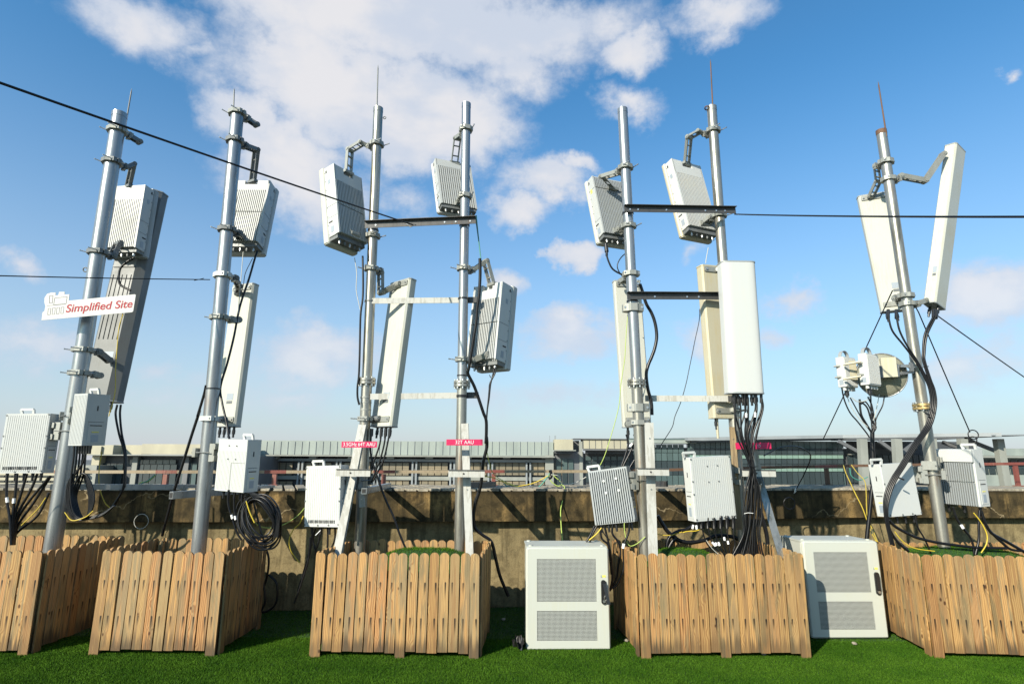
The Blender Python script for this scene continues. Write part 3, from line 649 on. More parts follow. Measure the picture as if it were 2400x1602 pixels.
def arm(parent, pts, side, m='cast', w=.042, gap=.072, rungs=2, t=.010):
    """articulated bracket arm: twin side plates with rungs and pivot bolts along a chain of points"""
    pts = [Vector(p) for p in pts]; side = Vector(side).normalized()
    for a, b in zip(pts, pts[1:]):
        mbb = MB(); L = (b - a).length
        dirn = (b - a).normalized(); up = dirn.cross(side)
        if up.length < .1: up = Vector((0, 0, 1))
        for sg in (-1, 1): mbb.bar(a + side * (sg * gap / 2), b + side * (sg * gap / 2), w, t, up)
        for i in range(rungs):
            q = a.lerp(b, (i + .75) / (rungs + .5)); mbb.bar(q - side * gap / 2, q + side * gap / 2, w * .45, t * 1.2, up)
        mbb.build('bracket_arm', M[m], parent, world=True)
    for q in pts:
        mbb = MB(); mbb.cyl(q - side * (gap / 2 + .014), q + side * (gap / 2 + .014), w * .34, 10); mbb.cyl(q - side * (gap / 2 + .006), q + side * (gap / 2 + .006), w * .58, 12)
        mbb.build('pivot', M[m], parent, world=True)

# ------------------------------------------------------------------ antennas
def sticker(parent, c, w, h, axis='x', m='label', t=.0015, name='label_plate'):
    b = MB(); b.box(c, (t, w, h) if axis == 'x' else (w, t, h)); return b.build(name, M[m], parent)
def aau(label, ps, dims, s=1.0, body='white', radome='cream', fin='white', pitch_fins=.021, groove=True, cap=.13, notch=True, side=1, deep=True, split=.47):
    w, d, h = [q * s for q in dims]; t = thing('antenna_unit', label, 'antenna', 'finned active antennas on the masts', mtx=pose(*ps[:1], *ps[1:], dims[2], s))
    fd = min(.05, d * .3)                                   # fin depth
    ymid = d * .14
    b = MB(); b.rbox((0, (ymid + d / 2) / 2, h / 2), (w * 1.03, d / 2 - ymid, h * 1.0), .028, 4); b.build('radome', M[radome], t)
    b = MB(); b.rbox((0, (ymid + d / 2) / 2, h + .004), (w * .99, (d / 2 - ymid) * .9, .012), .024, 4); b.build('end_cap', M[radome], t); b = MB(); b.rbox((0, (ymid + d / 2) / 2, -.004), (w * .99, (d / 2 - ymid) * .9, .012), .024, 4); b.build('end_cap', M[radome], t)
    b = MB(); y0 = -d / 2 + fd; b.box((0, (y0 + ymid) / 2, h * .52), (w * .985 - .004, ymid - y0 - .002, h * .93)); b.build('housing', M[body], t)
    # side cheeks as deep as the fins
    for sg in (-1, 1):
        b = MB(); b.box((sg * (w * .4925 - .008), (-d / 2 + ymid) / 2, h * .525), (.016, d / 2 + ymid - .004, h * .93))
        if sg == side:
            pass
        b.build('side_plate', M[body], t)
        # door outline and seam studs on the cheek
        b = MB(); xx = sg * (w * .4925 + .0006)
        for (zz, hh) in ((split, .004), (.30, .003)): b.box((xx, (-d / 2 + ymid) / 2, h * zz), (.002, (d / 2 + ymid) * .9, hh))
        b.build('seam', M['grey_text'], t)
        b = MB()
        for i in range(8): b.cyl((xx, ymid - .012, h * (.08 + .12 * i)), (xx + sg * .004, ymid - .012, h * (.08 + .12 * i)), .0045, 6)
        b.build('seam_screws', M['grey_text'], t, kind='stuff')
        b = MB(); b.box((xx, -.01, h * .24), (.004, .055, .014)); b.build('slot', M['dark'], t); b = MB(); b.box((xx, ymid - .03, h * .93), (.004, .016, .03)); b.build('slot', M['dark'], t)
    sticker(t, (side * (w * .4925 + .0012), -d * .12, h * .14), .045, .07, m='label')
    sticker(t, (side * (w * .4925 + .0012), -d * .12, h * .78), .035, .05, m='lab_y' if cap < .13 else 'label')
    # top cap (smooth) with notch for the bracket
    b = MB(); nw = w * .17 if notch else 0
    zt = h * (1 - cap); top = h * .985
    if notch:
        for sg in (-1, 1): b.box((sg * (w * .4765 / 2 + nw / 2), -d / 2 + fd / 2 + .002, (zt + top) / 2), (w * .4765 - nw, fd, top - zt))
        b.box((0, -d / 2 + fd / 2 + .002, zt + (top - zt) * .3), (nw * 2.0, fd, (top - zt) * .6))
    else: b.box((0, -d / 2 + fd / 2 + .002, (zt + top) / 2), (w * .953, fd, top - zt))
    b.build('top_cap', M[body], t)
    b = MB(); n = int(w * .95 / pitch_fins); z0 = h * .07
    for i in range(n):
        xx = -w * .475 + (i + .5) * w * .95 / n
        if groove:
            b.box((xx, -d / 2 + fd / 2, (z0 + h * split - .004) / 2), (pitch_fins * .54, fd, h * split - z0 - .004)); b.box((xx, -d / 2 + fd / 2, (h * split + .004 + zt) / 2), (pitch_fins * .54, fd, zt - h * split - .008))
        else: b.box((xx, -d / 2 + fd / 2, (z0 + zt) / 2), (pitch_fins * .54, fd, zt - z0))
    b.build('cooling_fins', M[fin], t, kind='stuff')
    b = MB(); b.box((0, -.02, h * .035), (w * .93, d * .5, h * .05)); b.build('connector_bay', M['cast_dark'], t)
    for i in range(5):
        b = MB(); xx = -w * .34 + i * w * .17; b.cyl((xx, -d * .2, h * .02), (xx, -d * .2, -.022), .014, 9); b.cyl((xx, -d * .2, -.022), (xx, -d * .2, -.032), .010, 9); b.build('connector', M['cast_dark'] if i % 2 else M['bolt'], t)
    return t
def top_back(t, dims, s, fx=0., fz=1.0, out=0.02):
    w, d, h = [q * s for q in dims]; return t.matrix_basis @ Vector((fx * w, -d / 2 - out, h * fz))
def attach(t, k, ytop, ybot, az, elbow, dims, s, m='cast', fx=0., end=None, lowfz=.12):
    q, sd_ = clamp(t, k, ytop, az, m=m); e = end if end is not None else top_back(t, dims, s, fx, .985, -.02)
    pts = [q] + [W(*el) for el in elbow] + [Vector(e)]
    arm(t, pts, sd_, m=m)
    b = MB(); b.bar(Vector(e) - sd_ * .06, Vector(e) + sd_ * .06, .03, .05, (0, 0, 1)); b.build('foot_plate', M[m], t, world=True)
    if ybot:
        q2, sd2 = clamp(t, k, ybot, az, m=m); e2 = top_back(t, dims, s, fx, lowfz, -.01)
        arm(t, [q2, e2], sd2, m=m, w=.05, gap=.10, rungs=1)
        b = MB(); b.bar(e2 - sd2 * .07, e2 + sd2 * .07, .06, .03, (0, 0, 1)); b.build('foot_plate', M[m], t, world=True)

D1 = (.40, .225, .79); A1 = aau('grey active antenna with finned back high on the leftmost thick mast', ((-4.246, 6.05, 4.162), -5.7, -1.5, -.1), D1, 1.03, 'white', 'grey_unit', 'white', cap=.22, groove=False, notch=False)
attach(A1, 1, 380, 592, 30, [(312, 385, 6.0)], D1, 1.03, 'cast_dark', -.05)
D2 = (.42, .247, .838); A2 = aau('grey-white active antenna with ribbed back and black cable at the top of the second mast', ((-2.921, 6.039, 4.216), -1.4, -9.6, .9), D2, 1.03, 'white', 'white', 'white', cap=.16, split=.5)
attach(A2, 2, 330, 538, 30, [(601, 352, 6.0)], D2, 1.03, 'cast_dark', .0)
D3 = (.402, .24, .875); A3 = aau('white active antenna turned to show its broad left side, left of the third mast', ((-1.819, 5.814, 4.217), 58, -10.8, -.3), D3, 1.0, 'white2', 'cream', 'white', cap=.22, side=-1, split=.45)
attach(A3, 3, 338, 553, -58, [(848, 335, 5.92), (820, 352, 5.9)], D3, 1.0, 'cast', .05)
D4 = (.443, .148, .698); A4 = aau('small shallow finned antenna half hidden behind the fourth mast, above the dark crossbar', ((-.672, 6.153, 4.635), 25.8, -16.5, -2.1), D4, 1.0, 'white', 'white2', 'white', cap=.15, side=-1, pitch_fins=.024, notch=False, groove=False)
attach(A4, 4, 303, 460, -20, [(1072, 325, 6.02)], D4, 1.0, 'cast', .05)
D5 = (.382, .268, .874); A5 = aau('white active antenna with door panel and many black leads, lower right of the fourth mast', ((-.207, 5.814, 2.935), -35.8, -6.4, .8), D5, 1.03, 'white2', 'white', 'white', cap=.2, split=.5)
attach(A5, 4, 629, 842, 50, [(1138, 612, 5.9)], D5, 1.03, 'cast', .1)
D6 = (.407, .178, .799); A6 = aau('grey finned antenna tilted beside the fifth mast with an angled bracket on its back', ((1.071, 6.015, 4.296), 23.8, -12.7, -1.7), D6, 1.03, 'white', 'cream', 'grey_unit', cap=.03, side=-1, pitch_fins=.022, notch=False, split=.8)
attach(A6, 5, 393, 530, -30, [(1412, 415, 6.0)], D6, 1.03, 'cast', 0, end=top_back(A6, D6, 1.03, .1, .82, .01))
D7 = (.407, .17, .904); A7 = aau('large white active antenna with yellowed edge behind the dark crossbar, left of the sixth mast', ((1.875, 5.713, 4.298), 25.3, -12.5, -1.0), D7, 1.08, 'white2', 'cream2', 'white', cap=.2, side=-1, split=.0001, groove=False)
attach(A7, 6, 306, 505, -35, [(1640, 308, 6.0), (1615, 322, 5.98)], D7, 1.08, 'cast', .05)

def panel(label, ps, dims, s=1.0, m='cream', flip=False, conns=4, lip=True, topbr=True, botbr=True, sticker_z=.2, ribs=False, edge=.55, ch=(.014, .02)):
    w, d, h = [q * s for q in dims]; t = thing('panel_antenna', label, 'antenna', 'long panel antennas on the masts', mtx=pose(*ps[:1], *ps[1:], dims[2], s))
    sg = -1 if flip else 1
    prof = [(-w / 2, -d / 2 + ch[1]), (-w / 2 + ch[0], -d / 2), (w / 2 - ch[0], -d / 2), (w / 2, -d / 2 + ch[1])]
    n = 26; ye = d / 2 - d * edge
    for i in range(n + 1):
        a = math.pi * i / n; e = .34
        cx = math.copysign(abs(math.cos(a)) ** e, math.cos(a)); cy = max(0.0, math.sin(a)) ** e
        prof.append((w / 2 * cx, ye + (d / 2 - ye) * cy))
    prof = [(x_, y_ * sg) for x_, y_ in prof]
    b = MB(); b.prism(prof, .012, h - .012, 'z', smooth=False); b.build('radome', M[m], t)
    for z0, z1 in ((0, .012), (h - .012, h)):
        b = MB(); b.prism([(x_ * 1.025, y_ * 1.03) for x_, y_ in prof], z0, z1, 'z'); b.build('end_cap', M[m] if not lip else M['grey_unit'], t)
    bk = -d / 2 * sg
    for (zz, on) in ((h - .05, topbr), (.075, botbr)):
        if on:
            b = MB(); b.rbox((0, bk - sg * .006, zz), (w * .86, .012, .055), .008, 2, 'y'); b.build('mounting_plate', M['cast'], t)
            for xx in (-.36, .36):
                b = MB(); b.cyl((xx * w, bk - sg * .012, zz), (xx * w, bk - sg * .024, zz), .011, 6); b.build('bolt', M['bolt'], t)
    if ribs:
        b = MB()
        for i in range(5): b.box(((-.26 + .13 * i) * w, bk - sg * .004, h * .42), (.006, .008, h * .3))
        b.box((0, bk - sg * .006, h * .61), (w * .62, .012, .02)); b.build('stiffener', M['shaded_grey_back'], t)
    sticker(t, (w * .12, bk - sg * .001, h * sticker_z), w * .3, .07, 'y', 'label'); sticker(t, (w * .12, bk - sg * .001, h * sticker_z - .06), w * .26, .03, 'y', 'grey_text')
    for i in range(conns):
        xx = -w * .32 + (w * .64) * (i / max(1, conns - 1)); b = MB(); b.cyl((xx, 0, .004), (xx, 0, -.03), .013, 9); b.cyl((xx, 0, -.03), (xx, 0, -.075), .017, 9); b.cyl((xx, 0, -.075), (xx, 0, -.11), .011, 9); b.build('connector', M['blackp'], t)
    return t
# long grey panel behind mast 1
p_top, p_bot = W(352, 452, 6.45), W(274, 942, 6.3)
hh = (p_top - p_bot).length; dP1 = (.42, .2, hh)
P1 = panel('very long shade-darkened grey panel antenna behind the leftmost mast and the lettered sign', ((p_top + p_bot) / 2, -6, -4, 1.5), dP1, 1.0, 'shaded_grey_back', conns=3, topbr=False, botbr=False, ribs=True, edge=.45, ch=(.075, .07))
P1.location += Vector((-.10, 0, 0))
for yy, el in ((820, (238, 842, 6.1)), (874, None)):
    q, sd_ = clamp(P1, 1, yy, 35, m='cast' if yy < 850 else 'cast')
    arm(P1, [q, W(255, yy + 24, 6.15) if el else W(232, 880, 5.98)], sd_, m='cast_dark' if el else 'cast', w=.055, gap=.08)
dP2 = (.283, .1, 1.5); P2 = panel('white panel antenna with dappled shadows right of the second mast', ((-2.846, 5.905, 2.655), -20, -2.1, .2), dP2, 1.06, 'cream', conns=4)
q, sd_ = clamp(P2, 2, 646, 40, bolt=.02, m='white2', w=3.1); arm(P2, [q, W(560, 672, 6.1), top_back(P2, dP2, 1.06, -.1, .93, .02)], sd_, 'cast_dark', w=.05)
q, sd_ = clamp(P2, 2, 744, 40, bolt=.09); arm(P2, [q, W(557, 750, 6.02)], sd_, 'cast', w=.06)
q, sd_ = clamp(P2, 2, 981, 40, bolt=.02, m='white2', w=3.1); arm(P2, [q, top_back(P2, dP2, 1.06, -.1, .05, .02)], sd_, 'cast_dark', w=.05)
dP3 = (.332, .1, 1.481); P3 = panel('cream panel antenna with long mast shadow between the third and fourth masts', ((-1.165, 5.639, 2.636), -42.7, -5.1, 1.1), dP3, 1.06, 'cream', conns=4)
q, sd_ = clamp(P3, 3, 630, 40); arm(P3, [q, W(892, 640, 6.05), W(892, 685, 6.05)], sd_, 'cast', w=.035); arm(P3, [W(895, 685, 6.05), top_back(P3, dP3, 1.06, .0, .965, .02)], sd_, 'cast', w=.055)
q, sd_ = clamp(P3, 3, 981, 40); arm(P3, [q, top_back(P3, dP3, 1.06, -.1, .05, .02)], sd_, 'cast_dark', w=.05)
dP4 = (.283, .1, 1.511); P4 = panel('narrow cream panel antenna behind the fifth mast above the finned unit', ((1.216, 5.806, 2.678), 4.7, 0, -2.1), dP4, 1.06, 'cream', conns=3)
for yy in (642, 990): q, sd_ = clamp(P4, 5, yy, -5, bolt=.03, w=3.2); arm(P4, [q, q + Vector((-.03, .14, 0))], sd_, 'cast', w=.05)
for yy in (722, 955): clamp(P4, 5, yy, 0, bolt=.025, w=3.9, h=.075, bracket=False)
dP5 = (.301, .12, 1.565); P5 = panel('yellowed cream panel antenna left of the sixth mast, partly behind the white one', ((2.082, 5.748, 2.793), 16, -.7, -.8), dP5, 1.035, 'cream2', conns=2, lip=False)
q, sd_ = clamp(P5, 6, 632, -60, bolt=.02); arm(P5, [q, top_back(P5, dP5, 1.035, .1, .965, .02)], sd_, 'cast'); q, sd_ = clamp(P5, 6, 962, -60, bolt=.12); arm(P5, [q, top_back(P5, dP5, 1.035, .2, .05, .02)], sd_, 'cast')
for xx in (-.3, .3): MB().cyl((xx * dP5[0], 0, 0), (xx * dP5[0], 0, -.2), .017, 12, r1=.012).build('sensor_tube', M['cream2'], P5)
dP6 = (.345, .16, 1.321); P6 = panel('broad white panel antenna facing us in front of the sixth mast', ((2.252, 5.57, 2.895), 1.2, .6, .3), dP6, 1.0, 'white2', flip=True, conns=6, topbr=False, botbr=False, edge=.8)
for yy in (720, 940): q, sd_ = clamp(P6, 6, yy, 180, bolt=.04); arm(P6, [q, q + Vector((0, -.06, 0))], sd_, 'cast')
dP7 = (.299, .1, 1.421); P7 = panel('cream panel antenna leaning left behind the rightmost mast', ((4.178, 6.185, 3.918), -17.8, -4.1, -2.8), dP7, 1.02, 'cream', conns=3)
q, sd_ = clamp(P7, 7, 380, -20, bolt=.03, w=3.2); arm(P7, [q, W(2058, 425, 6.15), top_back(P7, dP7, 1.02, -.1, .965, .02)], sd_, 'cast', w=.035)
q, sd_ = clamp(P7, 7, 693, -20, bolt=.03, w=3.2); arm(P7, [q, top_back(P7, dP7, 1.02, .1, .06, .02)], sd_, 'cast')
dP8 = (.11, .20, 1.714); P8 = panel('tall slim white antenna leaning out to the right of the rightmost mast', ((4.223, 5.317, 3.87), -58.1, -13.6, 7.4), dP8, 1.12, 'cream', conns=2, topbr=False, botbr=False, edge=.06, lip=True)
q, sd_ = clamp(P8, 7, 420, 85, bolt=.02, w=2.6, m='cast'); q = W(2110, 413, 5.85)
arm(P8, [q, W(2168, 424, 5.86), W(2210, 362, 5.9)], (0.1, 1, .1), 'cast', w=.05, gap=.06)
q, sd_ = clamp(P8, 7, 712, 80, bolt=.02, w=2.6); arm(P8, [q, W(2165, 705, 5.9)], sd_, 'cast')
# spare clamps
for (k, y, lab) in ((1, 306, 'empty pipe clamp at the top of the leftmost mast'), (2, 266, 'empty pipe clamp at the very top of the second mast')):
    t = thing('pipe_clamp', lab, 'clamp', None, loc=on_mast(k, y)); q, sd_ = clamp(t, k, y, 30, m='cast')
    arm(t, [q, q + Vector((.09, .03, -.05))], sd_, 'cast_dark', w=.05, gap=.05, rungs=1)

# ------------------------------------------------------------------ radio units
def rru(label, ps, dims, s=1.0, m='white2', style='ribbed', conns=5, handle=.2, side=1, doorside=None, screws=True, hdir=1):
    w, d, h = [q * s for q in dims]; t = thing('radio_unit', label, 'radio unit', 'box shaped radio units strapped to the masts', mtx=pose(*ps[:1], *ps[1:], dims[2], s))
    fy = -d / 2; deep = style == 'fins'; fd = .024 if deep else .0022
    b = MB(); b.rbox((0, fd / 2, h / 2), (w, d - fd, h), .008, 2); b.build('body', M[m], t)
    n = int(w * .94 / (.021 if deep else .020)) if style != 'grid' else int(w * .94 / .018)
    if style in ('ribbed', 'fins', 'grid'):
        b = MB(); z0, z1 = h * .03, h * (.97 if style != 'grid' else .78)
        for i in range(n): xx = -w * .47 + (i + .5) * w * .94 / n; b.box((xx, fy + fd / 2, (z0 + z1) / 2), (w * .94 / n * (.5 if deep else .6), fd, z1 - z0))
        b.build('cooling_fins' if deep else 'face_ribs', M[m] if not deep else M['grey_unit' if m == 'grey_unit' else 'white'], t, kind='stuff')
        if style == 'grid':
            b = MB(); b.box((w * .02, fy - .001, h * .29), (.003, .002, h * .52)); b.box((w * .24, fy - .001, h * .55), (w * .44, .002, .003)); b.build('cover_seam', M['cast'], t)
    if style == 'half':
        b = MB(); nn = 17
        for i in range(nn): xx = -w * .47 + (i + .5) * w * .94 / nn; b.box((xx, fy - .012, h * .21), (w * .94 / nn * .45, .03, h * .40)); b.box((xx, fy - .012, h * .595), (w * .94 / nn * .45, .03, h * .33))
        b.build('cooling_fins', M['grey_unit'], t, kind='stuff')
        b = MB(); b.box((0, fy - .012, h * .885), (w, .03, h * .22)); b.build('top_cap', M[m], t)
    if style == 'ribbed' and side == 0:
        pass
    if screws:
        for (sx, zz) in ((-.48, .97), (.46, .985), (-.48, .62), (.48, .62), (-.48, .42), (.48, .42), (-.47, .03), (-.1, .025), (.2, .03), (.47, .04)):
            b = MB(); b.cyl((sx * w, fy + fd - .004, zz * h), (sx * w, fy - .004, zz * h), .008, 8); b.build('screw', M['cast_dark'], t)
    if style == 'ribbed' and side == 1:
        b = MB()
        for i in range(20): b.box((-w * .36 + i * w * .72 / 19, fy - .001, h * .085), (w * .018, .004, h * .05))
        b.build('drain_slots', M['dark'], t, kind='stuff')
    # side cover with door, label and latch
    ds = doorside if doorside is not None else 1
    xx = ds * (w / 2 + .0015)
    b = MB(); b.box((xx, .0, h * .24), (.004, d * .62, h * .40)); b.build('side_door', M[m], t)
    b = MB(); b.box((ds * (w / 2 + .004), 0, h * .385), (.003, d * .5, .008)); b.box((ds * (w / 2 + .001), 0, h * .72), (.003, .01, .045)); b.box((ds * (w / 2 + .0005), 0, h * .455), (.002, d * .66, .003)); b.build('door_slot', M['dark'], t)
    sticker(t, (ds * (w / 2 + .0042), .0, h * .14), d * .3, h * .14, m='label'); sticker(t, (ds * (w / 2 + .0042), .0, h * .26), d * .3, .01, m='lab_y')
    # carrying handle
    if handle:
        hx = handle * w; hw_ = .055 * s
        b = MB(); pts = [(hx - hw_, 0, h), (hx - hw_ - .012 * hdir, -.01, h + .045), (hx + hw_, -.01, h + .045), (hx + hw_, 0, h)]
        for a_, b_ in zip(pts, pts[1:]): b.bar(a_, b_, .016, .022, (0, 1, 0))
        b.build('handle', M['white2'], t)
    for i in range(conns):
        cx = -w * .38 + i * w * .76 / max(1, conns - 1); b = MB(); b.cyl((cx, -.01, .004), (cx, -.01, -.03), .014, 9); b.cyl((cx, -.01, -.03), (cx, -.01, -.075), .011, 9); b.build('connector', M['blackp'], t)
    return t
def mount(t, k, y, dims, s, sidex, az=0, zf=.62):
    """strap bracket between the mast and the side of a unit"""
    c = on_mast(k, y); w, d, h = [q * s for q in dims]; e = t.matrix_basis @ Vector((sidex * w / 2, .01, h * zf)); u = (e - c); u.z = 0; L = u.length; u.normalize(); r = MAST[k][2]
    s_ = Vector((u.y, -u.x, 0))
    b = MB(); b.bar(c + u * (r + .004), c + u * (r + .06), .17, .10, (0, 0, 1)); b.build('mount_block', M['cast'], t, world=True)
    for dz in (-.055, .055): b = MB(); b.bar(c + u * (r + .055) + Vector((0, 0, dz)), c + u * (r + .085) + Vector((0, 0, dz)), .05, .13, (0, 0, 1)); b.build('mount_rib', M['cast'], t, world=True)
    b = MB(); b.bar(c + u * (r + .05), e, .15, .035, (0, 0, 1)); b.build('mount_plate', M['cast'], t, world=True)
    b = MB(); b.bar(c - u * (r + .018) - s_ * r * 1.25, c - u * (r + .018) + s_ * r * 1.25, .085, .036, (0, 0, 1)); b.build('clamp_jaw', M['cast'], t, world=True)
    for sg in (-1, 1): b = MB(); b.cyl(c - u * (r + .05) + s_ * (sg * r * 1.12), c + u * (r + .03) + s_ * (sg * r * 1.12), .0055, 7); b.build('stud', M['cast_dark'], t, world=True)
R1d = (.427, .159, .567); R1 = rru('large ribbed white unit with dark side, leftmost of the boxes', ((-4.707, 5.753, 1.731), .9, -.2, -.7), R1d, 1.0, 'white', 'ribbed', 5, -.15)
mount(R1, 1, 1010, R1d, 1, .98, zf=.72)
R2d = (.207, .229, .504); R2 = rru('grey unit with door panel standing proud of the leftmost mast', ((-4.206, 5.816, 1.966), -22, 1.5, .3), R2d, .93, 'white', 'ribbed', 5, .2, side=0, screws=False); mount(R2, 1, 975, R2d, .93, -.9)
R3d = (.397, .171, .49); R3 = rru('white unit with gridded face and grey side on the second mast, above the coiled cable', ((-2.661, 5.769, 1.537), -25.2, 1.8, 1.7), R3d, .97, 'white2', 'grid', 5, .3, screws=False); mount(R3, 2, 1060, R3d, .97, -1.0, zf=.7)
R4d = (.392, .143, .559); R4 = rru('white ribbed unit at the left edge of the middle planter', ((-1.764, 5.727, 1.256), -18.3, 1.2, -1.5), R4d, 1.0, 'white2', 'ribbed', 4, -.25); mount(R4, 3, 1125, R4d, 1, 1.0, zf=.75)
R5d = (.394, .151, .506); R5 = rru('tilted grey unit with deep bare fins above the front cabinet', ((.973, 5.754, 1.268), -26.9, -2.1, -7.9), R5d, 1.0, 'grey_unit', 'fins', 5, -.36, screws=False); mount(R5, 5, 1125, R5d, 1, 1.0, zf=.78)
R6d = (.441, .133, .58); R6 = rru('big white ribbed unit with six black leads in the fourth planter', ((1.881, 5.659, 1.354), 14.8, .6, -3.0), R6d, 1.0, 'white2', 'ribbed', 6, -.42, side=0, doorside=-1); mount(R6, 6, 1115, R6d, 1, 1.0, zf=.72)
R7d = (.384, .149, .495); R7 = rru('plain flat white unit left of the rightmost mast with a cable shadow across it', ((3.776, 5.868, 1.34), 12.6, -1.9, -2.7), R7d, 1.0, 'white2', 'plain', 4, -.42, doorside=-1); mount(R7, 7, 1112, R7d, 1, 1.0, zf=.8)
R8d = (.376, .156, .541); R8 = rru('white unit with a finned face and labelled cover right of the rightmost mast', ((4.483, 5.923, 1.462), -68, 1.5, 1.0), R8d, 1.0, 'white2', 'half', 3, .32, screws=False); mount(R8, 7, 1090, R8d, 1, -.9, zf=.7)
for (t, d_) in ((R5, R5d),):
    w, d, h = d_
    for (sx, zz) in ((-.1, .78), (.22, .80), (-.08, .56), (.24, .58)): MB().cyl((sx * w, -d / 2 + .01, zz * h), (sx * w, -d / 2 - .008, zz * h), .012, 8).build('boss', M['white2'], t)
for (t, d_) in ((R3, R3d), (R6, R6d)):
    w, d, h = d_
    for (sx, zz) in ((-.1, .85), (.15, .85), (-.1, .6), (.15, .6)): MB().cyl((sx * w, -d / 2 + .002, zz * h), (sx * w, -d / 2 - .005, zz * h), .006, 8).build('boss', M['cast_dark'], t)

M['dishm'] = painted('grey_green_dish_back', (.22, .22, .17), .4, .3, (.15, .14, .10))
# ------------------------------------------------------------------ microwave dish and its two radio boxes
cd = W(2066, 879, 5.95); ax = Vector((.42, .88, .10)).normalized(); q = ax.to_track_quat('Z', 'Y')
dish = thing('microwave_dish', 'round dish antenna seen from behind on the rightmost mast', 'dish antenna', None, loc=cd)
prof = [(0, -.06), (.06, -.058), (.12, -.045), (.18, -.02), (.216, .0), (.225, .012), (.225, .05), (.216, .055), (.20, .05), (0, .05)]
b = MB(); n = 40; vs = []; fs = []
for (rr, zz) in prof:
    for i in range(n): a_ = 2 * math.pi * i / n; vs.append(cd + q @ Vector((math.cos(a_) * rr, math.sin(a_) * rr, zz)))
for j in range(len(prof) - 1): fs += [(j * n + i, j * n + (i + 1) % n, (j + 1) * n + (i + 1) % n, (j + 1) * n + i) for i in range(n)]
b.add(vs, fs, None, True); b.build('reflector', M['dishm'], dish, world=True)
pts = [cd + q @ Vector((math.cos(i * math.pi / 20) * .226, math.sin(i * math.pi / 20) * .226, .0)) for i in range(40)]
MB().tube(pts, .006, 6, closed=True).build('rim', M['galv'], dish, world=True)
b = MB(); b.box((0, 0, 0), (.13, .12, .20), Matrix.Translation(W(2082, 862, 5.84)) @ Matrix.Rotation(R(-25), 4, 'Z')); b.build('feed_box', M['cream2'], dish, world=True)
c7 = on_mast(7, 862)
b = MB(); b.bar(W(2102, 858, 5.82), c7 + Vector((-.05, -.02, .02)), .03, .012); b.bar(W(2102, 876, 5.82), c7 + Vector((-.05, -.02, -.04)), .03, .012); b.bar(W(2100, 853, 5.8), W(2101, 882, 5.8), .05, .02, (1, 0, 0)); b.build('bracket_arm', M['galv'], dish, world=True)
b = MB(); b.bar(W(2135, 849, 5.76), W(2137, 870, 5.76), .035, .02, (1, 0, 0)); b.bar(W(2110, 857, 5.78), W(2136, 858, 5.76), .03, .02); b.build('clamp_jaw', M['galv'], dish, world=True)
b = MB(); b.bar(W(2150, 852, 5.76), W(2154, 868, 5.78), .03, .02, (1, 0, 0)); b.cyl(W(2130, 862, 5.77), W(2176, 858, 5.77), .006, 7); b.build('stud', M['bolt'], dish, world=True)
def odu(label, ps, dims, s):
    w, d, h = dims; t = thing('radio_box', label, 'radio box', 'pair of small radio boxes beside the dish', mtx=pose(*ps[:1], *ps[1:], dims[2], s))
    b = MB(); b.rbox((0, 0, h / 2), (w, d, h), .01, 3); b.build('body', M['white2'], t)
    b = MB()
    for i in range(20): b.box((w / 2 + .002, -d * .44 + i * d * .88 / 19, h / 2), (.008, .0045, h * .92))
    b.build('side_ribs', M['white2'], t, kind='stuff')
    pts = [(0, -d * .1 + d * .32 * math.cos(a), h + .07 * math.sin(a)) for a in [math.pi * i / 10 for i in range(11)]]
    b = MB()
    for a_, c_ in zip(pts, pts[1:]): b.bar(a_, c_, .035, .004, (1, 0, 0))
    b.build('handle', M['grey_unit'], t)
    for i in range(4): b = MB(); y_ = -d * .35 + i * d * .23; b.cyl((w * .1, y_, .002), (w * .1, y_, -.035), .017, 9); b.build('gland', M['white2'], t)
    b = MB(); b.cyl((0, -d * .15, 0), (0, -d * .15, -.085), .02, 10); b.cyl((0, -d * .15, -.085), (0, -d * .15, -.1), .012, 10); b.build('connector', M['blackp'], t)
    for zz in (.33, .7): b = MB(); b.cyl((0, -d / 2 + .005, h * zz), (-.03, -d / 2 - .02, h * zz), .012, 8); b.cyl((-.02, -d / 2 - .014, h * zz), (-.045, -d / 2 - .03, h * zz), .008, 8); b.build('latch', M['cast'], t)
    sticker(t, (0, -d / 2 - .001, h * .15), w * .5, .05, 'y', 'label')
    return t
UB = odu('farther white radio box with hoop handle, left of its twin by the dish', ((3.375, 5.78, 2.48), -62, 0, 0), (.085, .2, .30), 1)
UA = odu('nearer white radio box with ribbed side and hoop handle beside the dish', ((3.54, 5.674, 2.491), -60, -1, 0), (.085, .215, .31), 1)
for yy in (850, 884): b = MB(); b.cyl(W(1976, yy + 4, 5.66), W(2018, yy - 3, 5.58), .012, 9); b.build('tie_bar', M['cream2'], dish, world=True)
b = MB(); b.box((0, 0, 0), (.07, .06, .19), Matrix.Translation(W(1996, 868, 5.75))); b.build('coupler', M['cream2'], dish, world=True)
b = MB(); b.box((0, 0, 0), (.1, .08, .12), Matrix.Translation(W(2058, 872, 5.85))); b.build('coupler', M['cast_dark'], dish, world=True)

